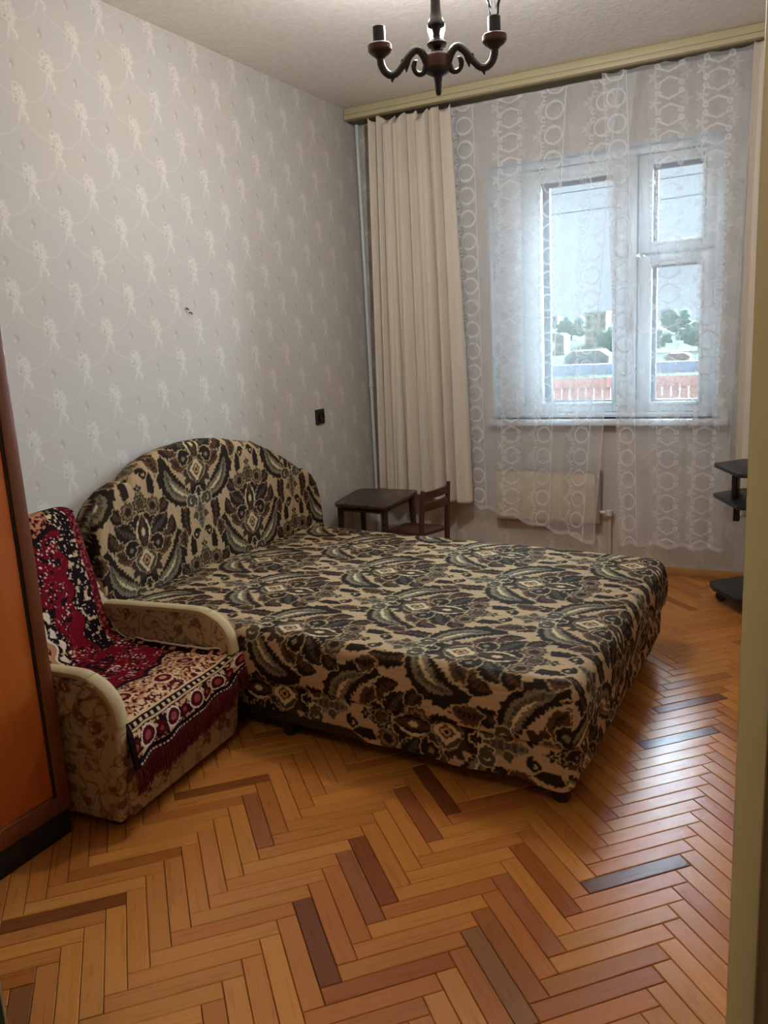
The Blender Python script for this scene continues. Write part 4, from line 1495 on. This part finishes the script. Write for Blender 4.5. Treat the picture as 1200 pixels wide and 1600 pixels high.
WY0, WY1 = 0.66, 1.417
wbx('carcass', M['ward_dark'], -2.385, -1.825, WY0, WY1 - 0.014, 0.075, 1.86)
wbx('plinth', M['ward_plinth'], -2.37, -1.806, WY0 + 0.01, WY1 - 0.006, 0.0, 0.075)
wbx('top_board', M['ward_dark'], -2.39, -1.79, WY0 - 0.005, WY1 + 0.004, 1.86, 1.885, 0.004)
dr = wbx('door', M['ward_dark'], -1.824, -1.812, WY0 + 0.004, WY1 - 0.004, 0.080, 1.855)
for (y0, y1, z0, z1) in ((WY1 - 0.044, WY1 - 0.002, 0.078, 1.858), (WY0 + 0.002, WY0 + 0.044, 0.078, 1.858)):
    wbx('stile', M['ward_dark'], -1.816, -1.800, y0, y1, z0, z1, 0.003, dr).parent = dr
for (z0, z1) in ((0.078, 0.128), (1.81, 1.858)):
    wbx('rail', M['ward_dark'], -1.816, -1.800, WY0 + 0.042, WY1 - 0.044, z0, z1, 0.003, dr)
wbx('panel', M['ward_panel'], -1.815, -1.806, WY0 + 0.05, WY1 - 0.050, 0.134, 1.804, 0.003, dr)['label'] = 'glossy orange brown door panel'
for (y0, y1, z0, z1) in ((WY1 - 0.051, WY1 - 0.044, 0.128, 1.81), (WY0 + 0.044, WY0 + 0.051, 0.128, 1.81)):
    wbx('bead', M['ward_plinth'], -1.814, -1.8035, y0, y1, z0, z1, 0.002, dr)
wbx('moulding', M['ward_mould'], -1.814, -1.7985, WY0 + 0.05, WY1 - 0.06, 0.128, 0.134, 0.002, dr)
kn = MB().lathe([(0.0, -0.002), (0.010, -0.002), (0.008, 0.012), (0.015, 0.02), (0.012, 0.028), (0.0, 0.03)], (0, 0, 0), 14)
bmesh.ops.rotate(kn.bm, verts=kn.bm.verts, cent=(0, 0, 0), matrix=Matrix.Rotation(math.pi / 2, 3, 'Y'))
bmesh.ops.translate(kn.bm, verts=kn.bm.verts, vec=(-1.806 + 2.09, 0.72 - 1.04, 0.95))
kn.build('knob', M['metal'], dr)

# ------------------------------------------------------------------ side table and child's chair
tb_ = thing('side_table', 'low dark brown table with rounded corners in the far corner', 'table', (-2.155, 3.975, 0))
corners = [(-2.30, 3.745), (-1.945, 3.715), (-1.985, 4.225), (-2.375, 4.195)]


def rounded(poly, r, n=6):
    out = []
    k = len(poly)
    for i in range(k):
        p, a, c = np.array(poly[i]), np.array(poly[i - 1]), np.array(poly[(i + 1) % k])
        ua, uc = (a - p) / np.hypot(*(a - p)), (c - p) / np.hypot(*(c - p))
        for t in np.linspace(0, 1, n):
            out.append(tuple((p + ua * r) * (1 - t) ** 2 + 2 * p * t * (1 - t) + (p + uc * r) * t ** 2))
    return out


loc_ = [(a + 2.155, b_ - 3.975) for a, b_ in corners]
MB().prism(rounded(loc_, 0.06), 0.440, 0.462, bev=0.005).build('tabletop', M['espresso'], tb_)
ins = [(a * 0.80, b_ * 0.80) for a, b_ in loc_]
ap = MB()
for i in range(4):
    a, c = Vector((*ins[i], 0)), Vector((*ins[(i + 1) % 4], 0))
    ap.tube([a + Vector((0, 0, 0.425)), c + Vector((0, 0, 0.425))], 0.014, 4)
ap.build('apron', M['espresso'], tb_)
for (a, b_) in ins:
    MB().tube([(a, b_, 0.440), (a * 1.03, b_ * 1.03, 0.25), (a * 1.12, b_ * 1.12, 0.0)], [0.019, 0.017, 0.012], 10).build('leg', M['espresso'], tb_)

ch = thing('childs_chair', "small dark wooden child's chair with ladder back between table and bed", 'chair', (-1.87, 3.93, 0))


def cpt(x, y, z): return (x + 1.87, y - 3.93, z)


PNR, PFR = (-1.800, 3.835), (-1.728, 4.015)
MB().prism(rounded([cpt(-1.795, 3.815, 0)[:2], cpt(-1.722, 4.03, 0)[:2], cpt(-2.00, 4.05, 0)[:2], cpt(-2.02, 3.835, 0)[:2]], 0.03), 0.285, 0.305, bev=0.004).build('seat', M['chair_wood'], ch)
for (px0, py0), ztop in ((PNR, 0.532), (PFR, 0.556)):
    MB().tube([cpt(px0 - 0.01, py0, 0.0), cpt(px0 - 0.004, py0, 0.29), cpt(px0 + 0.004, py0, 0.43), cpt(px0 + 0.014, py0, ztop)], [0.013, 0.016, 0.015, 0.011], 10, smooth=1).build('back_post', M['chair_wood'], ch)
for (fx_, fy_) in ((-2.000, 3.855), (-1.985, 4.030)):
    MB().tube([cpt(fx_ - 0.01, fy_, 0.0), cpt(fx_, fy_, 0.287)], [0.011, 0.015], 10).build('front_leg', M['chair_wood'], ch)
for (zc, hh) in ((0.502, 0.020), (0.440, 0.022)):
    sl = MB()
    nsl = 10
    rows = []
    for k in range(nsl + 1):
        t = k / nsl
        x = PNR[0] + (PFR[0] - PNR[0]) * t + 0.012 * (zc - 0.3) / 0.25 + 0.018 * math.sin(math.pi * t)
        y = PNR[1] + (PFR[1] - PNR[1]) * t
        z = zc + 0.016 * t
        rows.append([sl.bm.verts.new(cpt(x + dx, y, z + dz)) for dx, dz in ((-0.006, -hh), (0.006, -hh), (0.006, hh), (-0.006, hh))])
    for a, c in zip(rows, rows[1:]):
        for k in range(4):
            sl.bm.faces.new((a[k], a[(k + 1) % 4], c[(k + 1) % 4], c[k]))
    sl.bm.faces.new(rows[0][::-1]); sl.bm.faces.new(rows[-1])
    sl.build('back_slat', M['chair_wood'], ch)
for (a, c) in (((-1.805, 3.835, 0.14), (-2.003, 3.855, 0.14)), ((-1.735, 4.015, 0.14), (-1.988, 4.030, 0.14))):
    MB().tube([cpt(*a), cpt(*c)], 0.008, 8).build('stretcher', M['chair_wood'], ch)

# ------------------------------------------------------------------ computer desk, mostly behind the door edge
dk = thing('computer_desk', 'black computer desk with stepped shelves on casters behind the doorway edge', 'desk', (-0.02, 4.02, 0))


def dbx(name, x0, x1, y0, y1, z0, z1, bev=0.003, mat=None):
    return bxo(name, mat or M['desk'], dk, x0 + 0.02, x1 + 0.02, y0 - 4.02, y1 - 4.02, z0, z1, bev=bev)


def shelf(name, tip, z):
    poly = [(tip, 4.09), (tip + 0.012, 4.055), (tip + 0.13, 3.80), (0.27, 3.74), (0.27, 4.24), (tip + 0.12, 4.24)]
    MB().prism(rounded([(a + 0.02, b_ - 4.02) for a, b_ in poly], 0.010, 4), z - 0.018, z, bev=0.003).build(name, M['desk'], dk)


shelf('desk_top', -0.380, 0.672)
shelf('keyboard_shelf', -0.380, 0.528)
poly = [(-0.385, 4.10), (-0.36, 4.02), (-0.25, 3.86), (0.27, 3.78), (0.27, 4.24), (-0.25, 4.24)]
MB().prism(rounded([(a + 0.02, b_ - 4.02) for a, b_ in poly], 0.012, 4), 0.062, 0.084, bev=0.003).build('bottom_shelf', M['desk'], dk)
dbx('side_panel', -0.288, -0.268, 3.95, 4.20, 0.528, 0.655)
dbx('support_post', -0.285, -0.258, 4.06, 4.10, 0.40, 0.512)
dbx('end_panel', 0.235, 0.265, 3.78, 4.22, 0.084, 0.655)
dbx('back_panel', -0.20, 0.24, 4.20, 4.218, 0.084, 0.655)
for (cx_, cy_) in ((-0.325, 4.07), (0.22, 3.83), (0.22, 4.19), (-0.19, 4.19), (-0.20, 3.90)):
    w_ = MB().lathe([(0.0, -0.014), (0.020, -0.014), (0.026, -0.008), (0.026, 0.008), (0.020, 0.014), (0.0, 0.014)], (0, 0, 0), 16)
    bmesh.ops.rotate(w_.bm, verts=w_.bm.verts, cent=(0, 0, 0), matrix=Matrix.Rotation(math.pi / 2, 3, 'X'))
    bmesh.ops.translate(w_.bm, verts=w_.bm.verts, vec=(cx_ + 0.02, cy_ - 4.02, 0.026))
    w_.box(cx_ + 0.02 - 0.012, cx_ + 0.02 + 0.012, cy_ - 4.02 - 0.018, cy_ - 4.02 + 0.018, 0.045, 0.064, bev=0.002)
    w_.build('caster', M['dark_leg'], dk)

# ------------------------------------------------------------------ chandelier
CX, CY, CZ = -1.03, 2.45, 2.122
cd = thing('chandelier', 'dark carved three-arm chandelier with bare bulbs hanging below the ceiling', 'chandelier', (CX, CY, CZ))
MB().lathe([(0.0, -0.088), (0.006, -0.087), (0.009, -0.079), (0.008, -0.058), (0.012, -0.045), (0.013, -0.036), (0.036, -0.024), (0.039, -0.014)], n=24).build('finial', M['iron'], cd)
MB().lathe([(0.036, -0.018), (0.0355, 0.015), (0.034, 0.022), (0.030, 0.027), (0.012, 0.034)], n=24).build('hub', M['chand_wood'], cd)
MB().lathe([(0.011, 0.030), (0.010, 0.040), (0.026, 0.046), (0.030, 0.054), (0.024, 0.062), (0.012, 0.070), (0.010, 0.082), (0.014, 0.096), (0.026, 0.102), (0.026, 0.108), (0.019, 0.120), (0.015, 0.14), (0.013, 0.20), (0.011, 0.32), (0.009, HC - CZ - 0.03)], n=24).build('column', M['iron'], cd)
MB().lathe([(0.012, HC - CZ - 0.05), (0.045, HC - CZ - 0.03), (0.05, HC - CZ)], n=24).build('canopy', M['chand_wood'], cd)
away = math.atan2(CY, CX)
for n_, ang in enumerate((away, away + math.radians(96), away - math.radians(96))):
    ca, sa_ = math.cos(ang), math.sin(ang)

    def rp(r, z): r = 0.030 + (r - 0.030) * 0.765; return (r * ca, r * sa_, z)
    a = MB().tube([rp(r, z) for r, z in ((.030, -.002), (.040, .018), (.055, .036), (.070, .041), (.086, .036), (.108, .018), (.130, -.004), (.152, -.022), (.176, -.027), (.198, -.016), (.211, .004), (.213, .026))],
                  [.0125, .012, .0115, .0115, .0115, .011, .010, .0105, .011, .0115, .012, .011], 10, smooth=1)
    a.tube([rp(r, z) for r, z in ((.034, -.004), (.044, -.022), (.060, -.028), (.078, -.022), (.086, -.006), (.080, .006), (.072, .004))], [.010, .009, .008, .0075, .0075, .008, .010], 8, smooth=1)
    a.tube([rp(r, z) for r, z in ((.104, .018), (.112, .0), (.114, -.020))], [.010, .009, .001], 8)
    a.tube([rp(r, z) for r, z in ((.166, -.026), (.170, -.036), (.172, -.046))], [.008, .006, .001], 8)
    a.tube([rp(r, z) for r, z in ((.118, .012), (.128, .014), (.134, .010))], [.008, .006, .001], 8)
    a.tube([rp(r, z) for r, z in ((.208, .0), (.220, .002), (.226, .006))], [.008, .005, .001], 8)
    ao = a.build('arm', M['iron'], cd)
    cc_ = rp(.213, -0.021)
    MB().lathe([(0.009, 0.038), (0.016, 0.046), (0.030, 0.056), (0.033, 0.062)], cc_, 20).build('cup', M['iron'], ao)
    MB().lathe([(0.033, 0.060), (0.036, 0.064), (0.036, 0.078), (0.032, 0.082), (0.0, 0.082)], cc_, 24).build('drip_ring', M['chand_wood'], ao)
    MB().lathe([(0.019, 0.080), (0.0185, 0.128), (0.016, 0.130), (0.015, 0.118), (0.0, 0.118)], cc_, 20).build('candle_sleeve', M['sleeve'], ao)
    if n_ in (0, 1, 2):
        # decide by where the arm ends: left one empty, right one clear and unlit, rear one lit
        rightness = (Vector((ca, sa_, 0))).dot(rgt)
        if n_ == 0:
            MB().lathe([(0.013, 0.128), (0.016, 0.135), (0.022, 0.15), (0.028, 0.17), (0.028, 0.185), (0.02, 0.203), (0.0, 0.210)], cc_, 20).build('lit_bulb', M['bulb_lit'], ao)['label'] = 'glowing bulb behind the column'
            ld = bpy.data.lights.new('chandelier_light', 'POINT')
            ld.energy = CHAND_W
            ld.color = (0.98, 0.97, 0.95)
            ld.shadow_soft_size = 0.035
            lo = bpy.data.objects.new('chandelier_light', ld)
            C.objects.link(lo)
            lo.parent = cd
            lo.location = (cc_[0], cc_[1], 0.225)
        elif rightness > 0:
            MB().lathe([(0.013, 0.122), (0.0145, 0.135), (0.017, 0.16), (0.027, 0.19), (0.030, 0.21), (0.026, 0.232), (0.014, 0.246), (0.0, 0.249)], cc_, 20).build('clear_bulb', M['bulb_glass'], ao)['label'] = 'clear unlit bulb'
            MB().tube([(cc_[0] - .006, cc_[1], .128), (cc_[0] - .003, cc_[1], .17), (cc_[0] - .008, cc_[1], .195), (cc_[0] + .008, cc_[1], .195), (cc_[0] + .003, cc_[1], .17), (cc_[0] + .006, cc_[1], .128)], 0.0012, 5).build('filament', M['metal'], ao)

# ------------------------------------------------------------------ balcony outside
tag(bxo('floor_balcony', M['loggia'], None, -2.6, 0.6, YF + 0.36, 5.86, -0.15, -0.01), kind='structure')
br = thing('balcony_railing', 'faded red board balcony railing with a grey top rail outside the window', 'railing', (-0.95, 5.72, 0))
sm = None
for k in range(50):
    x = -2.25 + k * 0.0565
    if sm is None:
        o = MB().box(-0.0235, 0.0235, -0.011, 0.011, 0.02, 0.955, bev=0.003, seg=1).build('slat', M['slat'], br, smooth=0)
        sm = o.data
    else:
        o = link('slat', sm, None, br)
    o.location = (x + 0.95, random.uniform(-0.003, 0.003), random.uniform(-0.004, 0.004))
bxo('lower_rail', M['slat'], br, -1.34, 1.52, -0.03, -0.011, 0.925, 0.995, bev=0.004)
bxo('top_rail', M['rail'], br, -1.40, 1.55, -0.05, 0.05, 1.015, 1.088, bev=0.004)
bxo('outer_rail', M['slat'], br, -1.34, 1.52, 0.012, 0.04, 0.10, 0.16, bev=0.004)
for x in (-1.69, 0.35):
    bxo('glazing_post', M['rail'], br, x + 0.95 - 0.035, x + 0.95 + 0.035, -0.03, 0.03, -0.01, 2.60, bev=0.004)

# ------------------------------------------------------------------ the view
gx = np.linspace(-260, 140, 90)[:, None]
gy = np.linspace(9, 420, 90)[None, :]
gz = -13 + 0.0 * gx + np.clip((gy - 60) / 300, 0, 1) ** 1.2 * 15.5 + 1.6 * (vnoise(gx / 30 + 50, gy / 30, 61) - 0.5) * np.clip(gy / 60, 0, 1)
Pg = np.stack([gx + 0 * gy, gy + 0 * gx, gz], -1)
gr = mesh_np('ground', Pg, grid_faces(90, 90))
tag(link('ground_outside', gr, M['grass']), kind='structure')


def ground_z(x, y):
    return float(-13 + np.clip((y - 60) / 300, 0, 1) ** 1.2 * 15.5)


def tree(x, y, h, r, seed, label):
    z0 = ground_z(x, y) - 0.4
    t = thing('tree', label, 'tree', (x, y, z0), 'trees on the far hillside')
    b = bmesh.new()
    bmesh.ops.create_icosphere(b, subdivisions=4, radius=1.0)
    for v in b.verts:
        n_ = v.co.normalized()
        k = 1 + 0.28 * math.sin(5 * n_.x + seed) * math.sin(4 * n_.y + 2 * seed) + 0.16 * math.sin(11 * n_.z + seed) * math.sin(9 * n_.x) + 0.08 * math.sin(23 * n_.y + seed) * math.sin(19 * n_.z)
        v.co = Vector((n_.x * r * k, n_.y * r * k, h * 0.62 + n_.z * h * 0.40 * k))
    me = bpy.data.meshes.new('crown')
    b.to_mesh(me); b.free()
    me.polygons.foreach_set('use_smooth', np.ones(len(me.polygons), bool))
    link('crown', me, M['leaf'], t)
    MB().tube([(0, 0, 0), (0.1, 0, h * 0.3), (0, 0, h * 0.55)], [0.35, 0.28, 0.15], 8).build('trunk', M['trunk'], t)


def dirpos(slope_x, y): return slope_x * y


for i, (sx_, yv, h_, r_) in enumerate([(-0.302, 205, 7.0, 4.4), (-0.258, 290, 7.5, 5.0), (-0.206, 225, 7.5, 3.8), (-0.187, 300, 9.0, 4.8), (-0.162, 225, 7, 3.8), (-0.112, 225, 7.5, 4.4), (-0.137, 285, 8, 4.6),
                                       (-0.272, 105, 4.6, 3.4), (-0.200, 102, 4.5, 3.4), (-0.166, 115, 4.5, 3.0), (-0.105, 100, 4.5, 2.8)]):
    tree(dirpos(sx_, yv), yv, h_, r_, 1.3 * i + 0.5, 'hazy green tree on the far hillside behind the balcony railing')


def building(name, label, sx_, y, w, d, h, wall, roof, rows, colsn, gable=True):
    x = dirpos(sx_, y)
    z0 = ground_z(x, y) - 0.5
    t = thing(name, label, 'building', (x, y, z0))
    bxo('walls', wall, t, -w / 2, w / 2, -d / 2, d / 2, 0, h)
    if gable:
        MB().prism([(-w / 2 - 0.4, h), (w / 2 + 0.4, h), (w / 2 - w * 0.2, h + w * 0.16), (-w / 2 + w * 0.2, h + w * 0.16)], -d / 2 - 0.3, d / 2 + 0.3, axis='y').build('roof', roof, t)
    else:
        bxo('roof', roof, t, -w / 2 - 0.2, w / 2 + 0.2, -d / 2 - 0.2, d / 2 + 0.2, h, h + 0.5)
    for r in range(rows):
        for c in range(colsn):
            cx_ = -w / 2 + w * (c + 0.5) / colsn
            cz_ = h * (r + 0.55) / rows
            ww, wh = w / colsn * 0.26, h / rows * 0.28
            bxo('window', M['pane'], t, cx_ - ww, cx_ + ww, -d / 2 - 0.08, -d / 2 + 0.05, cz_ - wh, cz_ + wh)


building('house', 'cream house with a pale roof among the trees, left in the view', -0.276, 240, 6, 6, 5, M['build_a'], M['roof_w'], 2, 2)
building('apartment_block', 'tall cream apartment block in the middle of the view', -0.226, 262, 6.5, 7, 10, M['build_a'], M['roof_w'], 4, 3, False)
building('long_house', 'low long house with a pale roof below the cream block', -0.236, 190, 10, 6, 3, M['build_b'], M['roof_w'], 1, 4)
building('cottage', 'small cottage with a red roof at the right of the view', -0.134, 190, 5, 5, 2.4, M['build_a'], M['roof_r'], 1, 2)
building('skyline_block', 'pale grey apartment block on the skyline at the left', -0.282, 400, 8, 8, 6, M['build_b'], M['roof_w'], 3, 3, False)
building('skyline_tower', 'pale grey tower on the skyline in the right window pane', -0.146, 400, 6, 6, 6, M['build_b'], M['roof_w'], 3, 2, False)

# power lines crossing the sky
for (za, zb, lb) in ((7.1, 8.0, 'thin upper wire crossing the sky outside the window'), (6.2, 7.2, 'thin lower wire crossing the sky outside the window')):
    o = MB().tube([(-22, 36, za), (-10, 38, (za + zb) / 2 - 0.25), (8, 40, zb)], 0.018, 6, smooth=2).build('power_line', M['wire'])
    tag(o, lb, 'wire', 'power lines outside')
